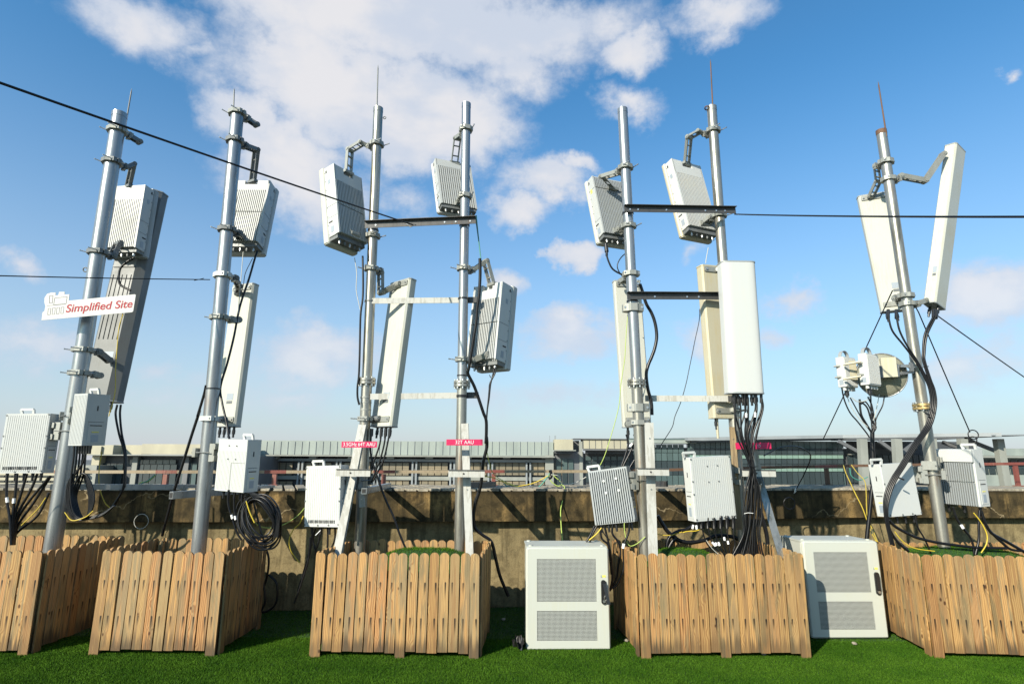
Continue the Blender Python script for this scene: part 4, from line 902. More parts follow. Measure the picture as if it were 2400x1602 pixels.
# ------------------------------------------------------------------ crossbars, channels, struts
def cross(label, p, q, h, m, holes=(), flange=.04):
    t = thing('crossbar', label, 'crossbar', None, loc=p); d = (q - p).normalized()
    b = MB(); b.bar(p, q, h, .006, (0, 0, 1)); up = Vector((0, 0, 1)); bk = Vector((0, 1, 0))
    b.bar(p + up * (h / 2 - .003) + bk * -flange / 2, q + up * (h / 2 - .003) + bk * -flange / 2, flange, .006, (0, 1, 0)); b.build('angle_bar', M[m], t, world=True)
    for f in holes:
        c = p.lerp(q, f); b = MB(); b.cyl(c - bk * .008 - up * h * .12, c + bk * .006 - up * h * .12, .009, 8); b.build('bolt', M['bolt'], t, world=True)
    return t
def ubolt(t, k, y, m='blackp'):
    c = on_mast(k, y); r = MAST[k][2]; d = MAST[k][3]; MB().cyl(c - d * .008, c + d * .008, r * 1.14, 24).build('strap', M[m], t, world=True)
cb = cross('dark crossbar with bolt holes joining the third and fourth masts, guy cable tied to it', W(855, 527, 5.72), W(1115, 516, 5.72), .075, 'steel_dark', (.1, .38, .72, .82, .95)); ubolt(cb, 3, 540); ubolt(cb, 4, 528)
cb = cross('upper dark crossbar joining the fifth and sixth masts, guy cable tied to it', W(1463, 489, 5.62), W(1724, 493, 5.80), .070, 'steel_dark', (.05, .12, .37, .72, .82, .9)); ubolt(cb, 5, 500); ubolt(cb, 6, 500)
cb = cross('lower dark crossbar between the fifth mast and the white panel antenna', W(1470, 693, 5.62), W(1720, 694, 5.84), .072, 'steel_dark', (.25, .55, .66)); ubolt(cb, 5, 706)
def white_bar(label, p, q, h=.06):
    t = thing('crossbar', label, 'crossbar', None, loc=p); b = MB(); b.bar(p, q, h, .008, (0, 0, 1)); b.build('flat_bar', M['peel'], t, world=True)
    b = MB(); b.bar(q, q + (q - p).normalized() * .12, h, .03, (0, 0, 1)); b.build('angle_end', M['steel_dark'], t, world=True)
    return t
t = white_bar('upper peeling white crossbar between the third and fourth masts', W(872, 705, 5.86), W(1096, 703, 5.86)); ubolt(t, 3, 706, 'cast_dark'); ubolt(t, 4, 700)
t = white_bar('lower peeling white crossbar between the third and fourth masts', W(868, 929, 5.86), W(1094, 926, 5.86)); ubolt(t, 3, 931, 'cast'); ubolt(t, 4, 927)
t = white_bar('peeling white crossbar between the fifth mast and the yellowed antenna', W(1512, 933, 5.86), W(1706, 934, 5.80))
def strut(label, p, q, w, m='peel', side=(1, 0, 0)):
    t = thing('strut', label, 'strut', None, loc=p if p.z < q.z else q); b = MB(); b.bar(p, q, w, .008, side); b.build('angle_face', M[m], t, world=True)
    d = (q - p).normalized(); a_ = Vector(side) - d * Vector(side).dot(d); a_.normalize(); b = MB(); b.bar(p + a_ * (w / 2 - .004) + Vector((0, w * .4, 0)), q + a_ * (w / 2 - .004) + Vector((0, w * .4, 0)), w * .75, .008, (0, 1, 0)); b.build('angle_side', M[m], t, world=True)
    for f in (.12, .5): c = p.lerp(q, f); MB().cyl(c - Vector((0, .01, 0)), c + Vector((0, .006, 0)), .007, 7).build('bolt', M['bolt'], t, world=True)
    return t
strut('peeling white strut slanting down across the third mast to the planter', W(849, 995, 5.78), W(788, 1306, 5.55), .075)
strut('peeling white strut beside the foot of the fourth mast', W(1089, 992, 5.70), W(1101, 1312, 5.55), .070)
strut('broad peeling white strut standing in front of the fifth mast', W(1521, 990, 5.62), W(1531, 1312, 5.50), .085)
strut('grey strut slanting right from the sixth mast to the planter corner', W(1777, 1112, 5.86), W(1834, 1308, 5.55), .07, 'galv_old')
strut('short pale strut leaning behind the pink sign of the sixth mast', W(1752, 985, 5.9), W(1780, 1112, 5.86), .06, 'galv_old')
strut('brown weathered board left of the fifth mast above the finned unit', W(1495, 985, 5.80), W(1498, 1104, 5.80), .055, 'brown')
strut('brown weathered board left of the sixth mast beside the big white unit', W(1716, 1000, 5.84), W(1733, 1240, 5.84), .060, 'brown')
strut('short peeling plate low on the third mast', W(846, 1150, 5.80), W(848, 1188, 5.80), .05)
def shelf(label, x0, x1, y, Y, m='peel'):
    p, q = W(x0, y, Y), W(x1, y + 1, Y); t = thing('channel_bracket', label, 'bracket', 'short channel brackets across the masts', loc=p)
    b = MB(); b.bar(p, q, .062, .008, (0, 0, 1)); b.build('channel_web', M[m], t, world=True)
    b = MB(); b.bar(p + Vector((0, .03, .031)), q + Vector((0, .03, .031)), .085, .007, (0, 1, 0)); b.build('channel_flange', M['steel_dark'], t, world=True)
    MB().cyl(p.lerp(q, .42) - Vector((0, .008, 0)), p.lerp(q, .42), .008, 8).build('bolt', M['dark'], t, world=True)
shelf('peeling channel bracket across the foot of the third mast', 788, 868, 1107, 5.50); shelf('peeling channel bracket across the foot of the fourth mast', 1051, 1136, 1109, 5.50)
shelf('peeling channel bracket on the strut of the fifth mast', 1494, 1568, 1105, 5.45); shelf('peeling channel bracket behind the black cables of the sixth mast', 1740, 1818, 1108, 5.70)
def channel(label, p, q, h, m='galv'):
    t = thing('channel_beam', label, 'beam', None, loc=p); b = MB(); b.bar(p, q, h, .05, (0, 0, 1)); b.build('beam', M[m], t, world=True)
    d = (q - p).normalized(); b = MB(); b.bar(p - d * .002, p + d * .01, h * .7, .036, (0, 0, 1)); b.build('open_end', M['dark'], t, world=True); return t
channel('galvanised beam running from the leftmost mast back to the parapet', W(118, 1140, 5.86), W(470, 1141, 6.62), .055)
channel('galvanised beam crossing in front of the second mast to the parapet', W(401, 1160, 5.64), W(640, 1143, 6.80), .068)
channel('hollow square beam from the third mast back to the parapet', W(853, 1150, 5.62), W(912, 1137, 6.9), .055)
channel('dark beam from the fourth mast back to the parapet', W(1098, 1136, 5.9), W(1158, 1134, 6.9), .06, 'steel_dark')
channel('hollow square beam end beside the strut of the fifth mast', W(1560, 1133, 6.3), W(1535, 1133, 6.9), .06, 'steel_dark')

# ------------------------------------------------------------------ cabinets
def cabinet(label, ps, dims, handle_open):
    w, d, h = dims; t = thing('equipment_cabinet', label, 'cabinet', 'pale metal equipment cabinets on the turf', mtx=pose(*ps[:1], *ps[1:], h, 1))
    b = MB(); b.rbox((0, .03, h / 2 + .004), (w * .975, d - .06, h - .008), .012, 3, 'z'); b.build('body', M['cab'], t)
    b = MB(); b.box((0, .03, h - .004), (w * .99, d - .055, .014)); b.build('lid', M['cab'], t)
    # door: rounded slab with two openings framed
    b = MB(); dy = -d / 2 + .018; th = .036
    def slab(x0, x1, z0, z1): b.box(((x0 + x1) / 2, dy, (z0 + z1) / 2), (x1 - x0, th, z1 - z0))
    ax0, ax1 = -w * .37, w * .34; A0, A1 = h * .465, h * .885; B0, B1 = h * .09, h * .375
    r_ = .02; e = w / 2
    # corner-rounded frame: left, right strips and rails
    b.rbox((-(e + -ax0) / 2, dy, h / 2), (e + ax0, th, h), .0, 1, 'y') if False else None
    slab(-e + .012, ax0, .012, h - .012); slab(ax1, e - .012, .012, h - .012); slab(ax0, ax1, A1, h - .012); slab(ax0, ax1, B1, A0); slab(ax0, ax1, .012, B0)
    b.build('door', M['cab'], t)
    b = MB(); b.rbox((0, dy, h / 2), (w, th * .92, h), .03, 5, 'y')
    me = MB()
    # rim strips with soft edge
    ring_out = []; ring_in = []
    for (sx, sz, a0) in ((1, 1, 0), (-1, 1, 90), (-1, -1, 180), (1, -1, 270)):
        for q_ in range(6):
            a = R(a0 + 90 * q_ / 5); ring_out.append((sx * (w / 2 - .026) + .026 * math.cos(a), h / 2 + sz * (h / 2 - .026) + .026 * math.sin(a))); ring_in.append((sx * (w / 2 - .026) + .012 * math.cos(a), h / 2 + sz * (h / 2 - .026) + .012 * math.sin(a)))
    n_ = len(ring_out); vs = [(x_, dy - th / 2 + .008, z_) for x_, z_ in ring_out] + [(x_, dy - th / 2 - .001, z_) for x_, z_ in ring_in] + [(x_, dy + th / 2, z_) for x_, z_ in ring_out]
    me.add(vs, [(i, (i + 1) % n_, n_ + (i + 1) % n_, n_ + i) for i in range(n_)] + [(2 * n_ + i, 2 * n_ + (i + 1) % n_, (i + 1) % n_, i) for i in range(n_)], None, True); me.build('door_edge', M['cab'], t)
    for (z0, z1) in ((A0, A1), (B0, B1)):
        b = MB(); b.box(((ax0 + ax1) / 2, dy - th / 2 + .006, (z0 + z1) / 2), (ax1 - ax0 - .002, .006, z1 - z0 - .002)); b.build('perforated_vent', M['vent'], t)
    hx = w * .425
    b = MB(); b.rbox((hx, dy - th / 2 - .008, h * .56), (.042, .016, .20), .02, 4, 'y'); b.build('handle_plate', M['blackp'], t)
    b = MB()
    if handle_open: b.bar((hx + .002, dy - th / 2 - .03, h * .56 + .075), (hx + .035, dy - th / 2 - .06, h * .56 - .09), .026, .014, (1, 0, 0))
    else: b.bar((hx, dy - th / 2 - .022, h * .56 + .075), (hx, dy - th / 2 - .022, h * .56 - .055), .028, .014, (1, 0, 0))
    b.build('handle', M['blackp'], t)
    b = MB(); b.cyl((hx + .002, dy - th / 2 - .012, h * .56 - .075), (hx + .002, dy - th / 2 - .022, h * .56 - .075), .012, 12)
    if handle_open: b.tube([(hx + .002, dy - th / 2 - .02, h * .56 - .06), (hx + .012, dy - th / 2 - .03, h * .56 - .02), (hx + .022, dy - th / 2 - .035, h * .56 - .05), (hx + .012, dy - th / 2 - .03, h * .56 - .065)], .003, 6)
    b.build('lock', M['bolt'], t)
    sticker(t, (hx, dy - th / 2 - .002, h * .715), .045, .018, 'y', 'lab_y'); sticker(t, (hx - .016, dy - th / 2 - .0035, h * .715), .012, .018, 'y', 'label')
    for (sx, sy) in ((-.44, -.36), (.44, -.36), (-.44, .36), (.44, .36)): b = MB(); b.cyl((sx * w, sy * d + .02, h), (sx * w, sy * d + .02, h + .012), .018, 12); b.build('lifting_stud', M['cab'], t)
    return t
C1 = cabinet('pale green-white cabinet with open black handle between the middle and fourth planters', ((.498, 5.62, .42), 1.6, 0, 0), (.735, .42, .84), True)
C2 = cabinet('pale cabinet with closed black handle and picket shadow between the fourth and fifth planters', ((3.123, 5.985, .432), 1.5, -1.0, 0), (.726, .454, .85), False)

# ------------------------------------------------------------------ planters
PH, PW, PT = .822, .0785, .016
def picket_mesh(h, zb, nm):
    poly = [(-PW / 2, zb), (PW / 2, zb), (PW / 2, h - .034)]
    for i in range(1, 8): a = math.pi * i / 8; poly.append((PW / 2 * math.cos(a) ** 1 if True else 0, h - .034 + .034 * max(0.0, math.sin(a)) ** .9))
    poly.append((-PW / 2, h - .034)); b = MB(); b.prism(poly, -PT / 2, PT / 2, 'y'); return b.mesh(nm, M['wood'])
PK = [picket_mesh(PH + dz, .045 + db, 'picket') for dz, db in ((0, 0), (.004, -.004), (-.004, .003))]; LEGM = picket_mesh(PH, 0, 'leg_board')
def planter(label, corners, sides=(1, 1, 1, 1), rear_legs=True):
    c = [Vector((*p, 0)) for p in corners]; o = sum(c, Vector()) / 4; t = thing('planter_box', label, 'planter', 'picket-sided wooden planter boxes on the turf', loc=o)
    for si in range(4):
        if not sides[si]: continue
        a, b = c[si], c[(si + 1) % 4]; L = (b - a).length; d = (b - a).normalized(); nrm = Vector((d.y, -d.x, 0)); ang = math.atan2(d.y, d.x)
        if si in (1, 3): a = a + d * .012; L -= .024
        n = max(2, round(L / .0862)); st = L / n
        for i in range(n):
            leg = i in (0, n - 1) or (si == 0 and n > 14 and i == n // 2)
            ob = bpy.data.objects.new('leg_board' if leg else 'picket', LEGM if leg else PK[rnd.randrange(3)]); COL.objects.link(ob); ob.parent = t
            q_ = a + d * ((i + .5) * st) + nrm * (PT / 2 + rnd.uniform(-.002, .003) + (.004 if leg and si == 0 else 0))
            ob.location = q_ - o + Vector((0, 0, rnd.uniform(-.004, .005))) ; ob.location.z = 0 if leg else ob.location.z
            ob.rotation_euler = (rnd.uniform(-.006, .006), rnd.uniform(-.007, .007), ang + rnd.uniform(-.02, .02))
        rb = MB()
        for zz in (.58, .30): p0, p1 = a - nrm * .012 + Vector((0, 0, zz)), b - nrm * .012 + Vector((0, 0, zz)); rb.bar(p0 + d * .03, p1 - d * .03, .06, .02, (0, 0, 1))
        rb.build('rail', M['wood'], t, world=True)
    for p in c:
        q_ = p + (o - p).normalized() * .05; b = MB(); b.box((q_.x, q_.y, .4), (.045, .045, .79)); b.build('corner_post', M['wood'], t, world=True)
    return t
PL = [planter('picket planter cut off by the left edge of the photograph', ((-5.55, 5.16), (-3.97, 5.20), (-3.93, 6.17), (-5.6, 6.10))),
      planter('picket planter holding the second mast, right side in deep shade', ((-3.49, 5.22), (-2.43, 5.20), (-2.42, 6.02), (-3.49, 6.04))),
      planter('middle picket planter with two masts and a grassy mound', ((-1.65, 5.20), (-.255, 5.18), (-.21, 5.98), (-1.56, 5.98))),
      planter('picket planter right of the front cabinet holding the fifth and sixth masts', ((1.08, 5.21), (2.505, 5.25), (2.46, 6.10), (1.03, 6.10))),
      planter('picket planter at the right edge holding the rightmost mast', ((3.545, 5.27), (5.6, 5.16), (5.7, 6.05), (3.62, 6.05)))]

# ------------------------------------------------------------------ turf
def grass(name, px, py, pz, rngs, hh=(.010, .022), ww=(.0026, .0048), parent=None, label=None):
    n = len(px); a = rngs.uniform(0, 2 * np.pi, n); ln = rngs.uniform(.1, .9, n); la = rngs.uniform(0, 2 * np.pi, n); h = rngs.uniform(*hh, n); w = rngs.uniform(*ww, n)
    base = np.stack([px, py, pz], 1); s = np.stack([np.cos(a) * w / 2, np.sin(a) * w / 2, np.zeros(n)], 1)
    tip = base + np.stack([np.cos(la) * ln * h, np.sin(la) * ln * h, h * np.sqrt(1 - (ln * .8) ** 2)], 1)
    co = np.empty((n, 3, 3)); co[:, 0] = base - s; co[:, 1] = base + s; co[:, 2] = tip
    me = bpy.data.meshes.new(name); me.vertices.add(3 * n); me.vertices.foreach_set('co', co.reshape(-1).astype(np.float32))
    me.loops.add(3 * n); me.loops.foreach_set('vertex_index', np.arange(3 * n, dtype=np.int32)); me.polygons.add(n); me.polygons.foreach_set('loop_start', np.arange(0, 3 * n, 3, dtype=np.int32))
    me.update(); me.validate(); me.materials.append(M['blade']); o = bpy.data.objects.new(name, me); COL.objects.link(o); o['kind'] = 'stuff'
    if parent is not None: o.parent = parent; o.location = -root_matrix(parent).translation
    if label: o['label'] = label
    return o
ng = np.random.default_rng(3)
def field(x0, x1, y0, y1, dens):
    n = int((x1 - x0) * (y1 - y0) * dens); return ng.uniform(x0, x1, n), ng.uniform(y0, y1, n)
ax_, ay_ = field(-5.6, 5.8, 4.25, 5.7, 42000); bx_, by_ = field(-6.5, 7.0, 5.7, 7.5, 9000); cx_, cy_ = field(-7, 7, 3.2, 4.25, 9000)
px = np.concatenate([ax_, bx_, cx_]); py = np.concatenate([ay_, by_, cy_]); keep = py < np.array([par_y(v) for v in np.linspace(-9, 10, 400)])[np.clip(((px + 9) / 19 * 399).astype(int), 0, 399)] + .1
px, py = px[keep], py[keep]
tag(grass('turf_blades', px, py, np.zeros(len(px)), ng), 'bright green artificial grass covering the terrace floor', 'grass')
for (pi, (x0, x1, y0, y1), zt, cxm) in ((2, (-1.60, -.30, 5.25, 5.93), .775, (-.80, 5.72, .48, .2)), (3, (1.13, 2.44, 5.30, 6.04), .775, (1.60, 5.8, .40, .2)), (4, (3.66, 5.55, 5.32, 6.0), .80, (4.3, 5.85, .7, .16))):
    b = MB(); N = 26; hgt = lambda x, y: .60 + (zt - .60) * math.exp(-((x - cxm[0]) / cxm[2]) ** 4 - ((y - cxm[1]) / cxm[3]) ** 4) + .006 * math.sin(23 * x) * math.sin(31 * y)
    vs = [(x0 + (x1 - x0) * i / N, y0 + (y1 - y0) * j / N, hgt(x0 + (x1 - x0) * i / N, y0 + (y1 - y0) * j / N)) for j in range(N + 1) for i in range(N + 1)]
    b.add(vs, [(j * (N + 1) + i, j * (N + 1) + i + 1, (j + 1) * (N + 1) + i + 1, (j + 1) * (N + 1) + i) for j in range(N) for i in range(N)], None, True); b.build('turf_mound', M['turfbase'], PL[pi], world=True)
    gx, gy = field(x0, x1, y0, y1, 16000); gz = np.array([hgt(a_, b_) for a_, b_ in zip(gx, gy)]); grass('mound_grass', gx, gy, gz, ng, parent=PL[pi])

# ------------------------------------------------------------------ cables
def cable(pts, Y, r, m='black', name='cable', parent=None, label=None, cat='cable', group=None, n=6):
    P = []
    for i, p in enumerate(pts):
        yy = p[2] if len(p) > 2 else (Y if not isinstance(Y, tuple) else Y[0] + (Y[1] - Y[0]) * i / (len(pts) - 1)); P.append(W(p[0], p[1], yy))
    sp = spline(P, 5); b = MB()
    if parent is None:
        b.v = []; o0 = sp[-1]; t = MB().tube(sp, r, n); o = t.build(name, M[m], None)
        me = o.data; me.transform(Matrix.Translation(-sp[0])); o.location = sp[0]
        return tag(o, label, cat, group)
    return b.tube(sp, r, n).build(name, M[m], parent, world=True)
def bundle(label, loc, group=None): return thing('cable_bundle', label, 'cables', group, loc=W(*loc))
def Z(ox, oy, sc, pts): return [(ox + p[0] / sc, oy + p[1] / sc, *p[2:]) for p in pts]
def tagband(p, q, parent, r=.009):
    MB().cyl(W(*p), W(*q), r, 8).build('cable_marker', M['tag'], parent, world=True)
z3 = lambda pts: Z(0, 1000, 2.604, pts); z6 = lambda pts: Z(360, 960, 4.355, pts); z2b = lambda pts: Z(760, 600, 3.564, pts); z3b = lambda pts: Z(680, 980, 2.521, pts)
z1b = lambda pts: Z(700, 140, 3.016, pts); z4 = lambda pts: Z(1340, 230, 3.485, pts); z5b = lambda pts: Z(1380, 580, 3.267, pts); z6b = lambda pts: Z(1180, 1000, 2.605, pts)
z3c = lambda pts: Z(1600, 1040, 5.6, pts); z2c = lambda pts: Z(1900, 740, 2.614, pts); z2 = lambda pts: Z(0, 640, 3.136, pts); z8 = lambda pts: Z(1940, 780, 8.71, pts); z9 = lambda pts: Z(1780, 1120, 3.253, pts)

B = bundle('fan of black leads hanging under the leftmost unit', (25, 1255, 5.7))
for i, l in enumerate([[(45, 285), (40, 430), (60, 560), (68, 720)], [(105, 285), (90, 440), (72, 580), (72, 720)], [(165, 285), (125, 420), (85, 560), (75, 720)], [(228, 285), (190, 380), (95, 560), (80, 720)], [(300, 305), (180, 450), (105, 570), (80, 720)], [(310, 300), (200, 470), (110, 600), (85, 720)], [(300, 400), (230, 540), (100, 650), (88, 720)]]): cable(z3(l), 5.68 + .02 * i, .0115, parent=B)
tagband(*[(p[0], p[1], 5.66) for p in z3([(42, 430), (46, 460)])], B, .013); tagband(*[(p[0], p[1], 5.68) for p in z3([(86, 435), (83, 465)])], B, .013)
cable(z3([(280, 430), (230, 500), (130, 600)]), 5.6, .004, 'yellow', parent=B)
B = bundle('coil of black cable under the grey door unit on the leftmost mast', (180, 1180, 5.5))
for i in range(5):
    x = 455 + 18 * i; cable(z3([(x, 100), (x - 6, 190), (x - 20, 300), (430 + 9 * i, 420), (450 + 9 * i, 520), (500 + 4 * i, 560), (555 - 4 * i, 520), (575 - 8 * i, 420), (540 - 6 * i, 310), (500, 285), (460, 340)]), 5.48 + .018 * i, .0085, parent=B)
for i in range(3): cable(z3([(530, 100), (505, 220), (420 + 8 * i, 330), (408 + 8 * i, 470), (450 + 6 * i, 560 - 5 * i), (520, 565 - 6 * i), (620, 540 - 4 * i), (700, 480)]), 5.5, .0085, parent=B)
cable(z3([(395, 520), (440, 570), (520, 550), (570, 510)]), 5.45, .0045, 'yellow', parent=B)
B = bundle('two black leads dropping from the long grey panel antenna', (285, 1150, 6.1))
cable(z2([(862, 965), (850, 1040), (875, 1180), (915, 1330), (912, 1540)]) + z3([(740, 400), (690, 480), (640, 530)]), 6.1, .011, parent=B); cable(z2([(888, 965), (882, 1040), (895, 1180), (925, 1330), (918, 1540)]) + z3([(750, 380), (700, 480)]), 6.12, .011, parent=B)
B = bundle('yellow and green wires looping off the railing at left', (240, 1180, 6.4))
cable(z2([(905, 300), (875, 400), (860, 560), (850, 700), (845, 880), (800, 1050)]), 6.05, .0045, 'yellow', parent=B)
cable(z3([(622, 150), (605, 260), (608, 370), (640, 460), (675, 495)]), 6.2, .0045, 'yellow', parent=B); cable(z3([(950, 295), (900, 335), (850, 345), (790, 450), (745, 480)]), 6.7, .006, 'yg', parent=B)
cable(z3([(945, 290), (905, 325), (862, 350), (820, 420), (780, 470), (720, 515), (690, 500)]), 6.68, .0055, 'teal', parent=B)
cable(Z(0, 180, 3.136, [(985, 1330), (920, 1370), (880, 1420), (880, 1520), (960, 1570)]), 6.1, .012, label='black jumper curling below the grey antenna of the leftmost mast', name='jumper_cable')
# second mast
B = bundle('large coil of glossy black cable hanging beside the second planter', (605, 1230, 5.5))
for i in range(9):
    rx, ry = 140 + 9 * i + rnd.uniform(-22, 18), 195 + 12 * i + rnd.uniform(-22, 14); cx, cy = 1078 + rnd.uniform(-28, 26), 1125 + rnd.uniform(-24, 28); ti = -.25 + rnd.uniform(-.16, .14)
    L = []
    for k in range(21):
        a = 2 * math.pi * k / 20; ex, ey = rx * math.cos(a), ry * math.sin(a); wb = 1 + .05 * math.sin(2 * a + i * 1.7); ex *= wb; ey *= wb; L.append((cx + ex * math.cos(ti) - ey * math.sin(ti), cy + ex * math.sin(ti) + ey * math.cos(ti)))
    cable([(p[0], p[1], 5.42 + .012 * i + .02 * math.sin(k * .6)) for k, p in enumerate(z6(L))], 5.4, .0085, parent=B)
for i in range(6): cable(z6([(985 + 8 * i, 850), (1020 + 26 * i, 900), (1090 + 26 * i, 960), (1170 + 22 * i, 1060), (1235 + 9 * i, 1180), (1230 + 8 * i, 1300)]), 5.45, .0085, parent=B)
for l in ([(765, 815), (760, 960), (800, 1100), (850, 1250), (900, 1330)], [(840, 815), (822, 900), (822, 1000), (835, 1100), (880, 1260)], [(905, 815), (900, 950), (915, 1100), (960, 1260)], [(950, 900), (960, 1100), (1000, 1260), (1060, 1360)], [(1010, 900), (1050, 1060), (1100, 1250), (1140, 1370)]): cable(z6(l), 5.52, .0095, parent=B)
for p, q_ in (((795, 1070), (805, 1110)), ((832, 1080), (838, 1120)), ((910, 1080), (915, 1120)), ((955, 1080), (956, 1120))):
    a_, b_ = z6([p, q_]); tagband((*a_, 5.49), (*b_, 5.49), B, .011)
B = bundle('thin yellow wires trailing from the coil towards the middle planter', (700, 1280, 5.8))
cable(z6([(945, 930), (1000, 1080), (1020, 1130), (1080, 1185), (1200, 1205), (1300, 1180), (1400, 1130), (1490, 1060), (1540, 1000)]), (5.4, 5.9), .0042, 'yg', parent=B); cable(z6([(945, 930), (980, 1040), (1030, 1150)]), 5.4, .0055, 'yellow', parent=B)
cable(z6([(1530, 1080), (1490, 1160), (1420, 1230), (1385, 1330), (1400, 1430), (1450, 1510), (1490, 1560)]), 5.9, .0055, 'yellow', parent=B)
cable([(603, 588), (596, 610), (583, 655), (566, 705), (557, 742), (548, 790), (533, 850), (517, 905), (520, 940), (530, 985), (535, 1015), (538, 1030)], (6.1, 5.62), .0115, label='long black cable falling from the antenna past the second white panel')
cable([(570, 590), (565, 650), (558, 735)], (6.1, 5.9), .004, 'greyw', label='thin pale wire hanging from the antenna of the second mast', name='wire')
cable([(592, 605), (575, 640), (570, 670), (560, 700)], (6.1, 5.95), .004, 'black', label='thin black wire looping under the antenna of the second mast', name='wire')
cable([(483, 903), (478, 925), (463, 975), (468, 962), (449, 1020), (429, 1084), (408, 1150), (392, 1210), (380, 1255)], (5.7, 6.0), .0135, label='thick black cable leaning out left from the second mast into its planter')
# hanging lengths between planters 2 and 3
B = bundle('dark cables trailing to the turf between the second and middle planters', (620, 1400, 6.0))
cable(z3([(1600, 700), (1640, 800), (1620, 950), (1560, 1060), (1600, 1130), (1680, 1080), (1690, 960), (1640, 900)]), 6.05, .011, parent=B); cable(z3([(1610, 720), (1600, 900), (1620, 1050), (1590, 1130)]), 6.0, .011, parent=B)
B = bundle('black leads under the ribbed unit of the middle planter falling to the turf', (725, 1260, 5.8))
for i, l in enumerate([[(132, 640), (130, 700), (115, 800), (90, 900), (50, 1020), (25, 1090)], [(176, 640), (170, 720), (150, 790), (160, 850)], [(222, 640), (222, 740), (215, 800)], [(266, 640), (262, 720), (225, 790), (170, 840)], [(150, 650), (135, 720), (160, 800), (175, 840)], [(120, 700), (110, 800), (75, 920), (45, 1020)]]): cable(z3b(l), 5.74 + .02 * i, .0095, parent=B)
cable(z3b([(180, 660), (150, 690)]), 5.65, .004, 'tag', parent=B)
# third mast
cable([(831, 604), (836, 640), (835, 680), (842, 715), (847, 738)], 5.85, .0045, 'greyw', label='pale wire running from the left antenna down the third mast', name='wire')
cable([(850, 600), (851, 660), (850, 700), (845, 740), (843, 830), (841, 880), (838, 905), (838, 930), (842, 948)], 5.82, .0115, label='black tube strapped along the left of the third mast')
B = bundle('black leads crossing under the cream panel antenna of the third mast', (900, 1100, 5.8))
for i, l in enumerate([[(483, 65), (476, 130), (478, 220), (510, 330), (560, 470), (610, 580), (650, 690), (695, 795)], [(540, 65), (530, 150), (500, 240), (480, 300), (470, 350)], [(566, 65), (556, 150), (530, 250), (505, 310), (480, 380)], [(590, 65), (575, 150), (550, 250), (510, 330), (490, 370)]]):
    cable(z3b(l), 5.85, .0115 if i == 0 else .0095, parent=B); x, y = z3b(l)[0]; MB().cyl(W(x, y - 2, 5.85), W(x - 1, y + 16, 5.85), .017, 9).build('boot', M['blackp'], B, world=True)
# fourth mast
cable(z1b([(1255, 1100), (1268, 1230), (1278, 1320), (1290, 1440)]) + z2b([(1302, 60), (1300, 160), (1290, 260)]), 5.9, .006, 'teal', label='green black cable pair dropping from the crossbar past the fourth mast')
cable(z1b([(1250, 1110), (1275, 1300), (1292, 1450)]), 5.92, .006, label='thin black cable dropping from the dark crossbar beside the fourth mast')
cable(z2b([(1300, 20), (1302, 160), (1292, 330), (1278, 430), (1268, 560), (1245, 700), (1225, 830), (1208, 930), (1200, 980), (1235, 1050), (1262, 1110), (1300, 1220), (1330, 1310), (1352, 1370), (1354, 1470), (1350, 1560)]) + z3b([(1160, 110), (1162, 170), (1140, 260), (1135, 330), (1120, 420), (1092, 510), (1084, 590), (1095, 650), (1140, 690), (1190, 730), (1215, 830), (1240, 930), (1290, 1050)]), (5.6, 6.0), .0165, label='thick taped black cable trunk snaking down right of the fourth mast')
B = bundle('pair of black leads from the lower antenna joining the cable trunk', (1145, 930, 5.8))
for i in range(2): cable(z2b([(1432 - 10 * i, 930), (1425 - 14 * i, 980), (1385 + 6 * i, 1060), (1378 + 5 * i, 1120), (1372 + 4 * i, 1190), (1362, 1280), (1356, 1360)]), 5.72, .008, parent=B)
cable(z2b([(1380, 990), (1390, 1015)]), 5.72, .004, parent=B)
# fifth mast
B = bundle('black jumper and loops under the antenna of the fifth mast', (1425, 620, 5.9))
cable(z4([(283, 1270), (300, 1330), (340, 1400), (440, 1455)]), 5.9, .0095, parent=B); cable(z4([(460, 1250), (400, 1305), (372, 1370), (395, 1430), (450, 1490)]), 5.9, .006, parent=B); MB().cyl(W(1420, 572, 5.98), W(1422, 590, 5.96), .022, 10).build('plug', M['blackp'], B, world=True); MB().cyl(W(1422, 590, 5.96), W(1422, 599, 5.95), .014, 10).build('plug', M['blackp'], B, world=True)
cable(z4([(433, 1220), (440, 1330), (447, 1420)]), 5.9, .0035, 'greyw', parent=B)
cable(z5b([(392, 280), (412, 340), (440, 430), (480, 500), (508, 580), (520, 680), (505, 770), (480, 840), (455, 900), (440, 970), (452, 1080), (478, 1180), (484, 1280)]), 5.8, .0165, label='thick black cable bowing out right of the fifth mast')
cable(z5b([(300, 500), (287, 650), (275, 850), (255, 980), (243, 1080), (232, 1200), (205, 1320), (170, 1440), (130, 1568)]) + z6b([(600, 215), (585, 240)]), (5.75, 5.9), .0038, 'yg', label='thin green wire drooping left of the fifth mast', name='wire')
cable(z5b([(915, 0), (900, 80), (895, 120)]), 6.0, .0038, 'greyw', label='short pale wire above the yellowed antenna', name='wire')
cable(z5b([(848, 470), (845, 560), (815, 700), (795, 800), (770, 920), (745, 1040), (705, 1180), (660, 1290), (640, 1370), (585, 1460), (535, 1540)]), (6.0, 5.8), .0038, 'black', label='thin dark wire sagging between the fifth mast and the yellowed antenna', name='wire')
B = bundle('black leads from the narrow cream antenna down behind the finned unit', (1450, 1080, 5.9))
for l in ([(750, 45), (762, 100), (745, 170), (720, 240)], [(797, 45), (802, 80), (775, 150), (745, 210), (728, 245)], [(800, 200), (770, 250)]): cable(z6b(l), 5.92, .010, parent=B)
tagband((1477, 1046, 5.9), (1482, 1039, 5.9), B, .012)
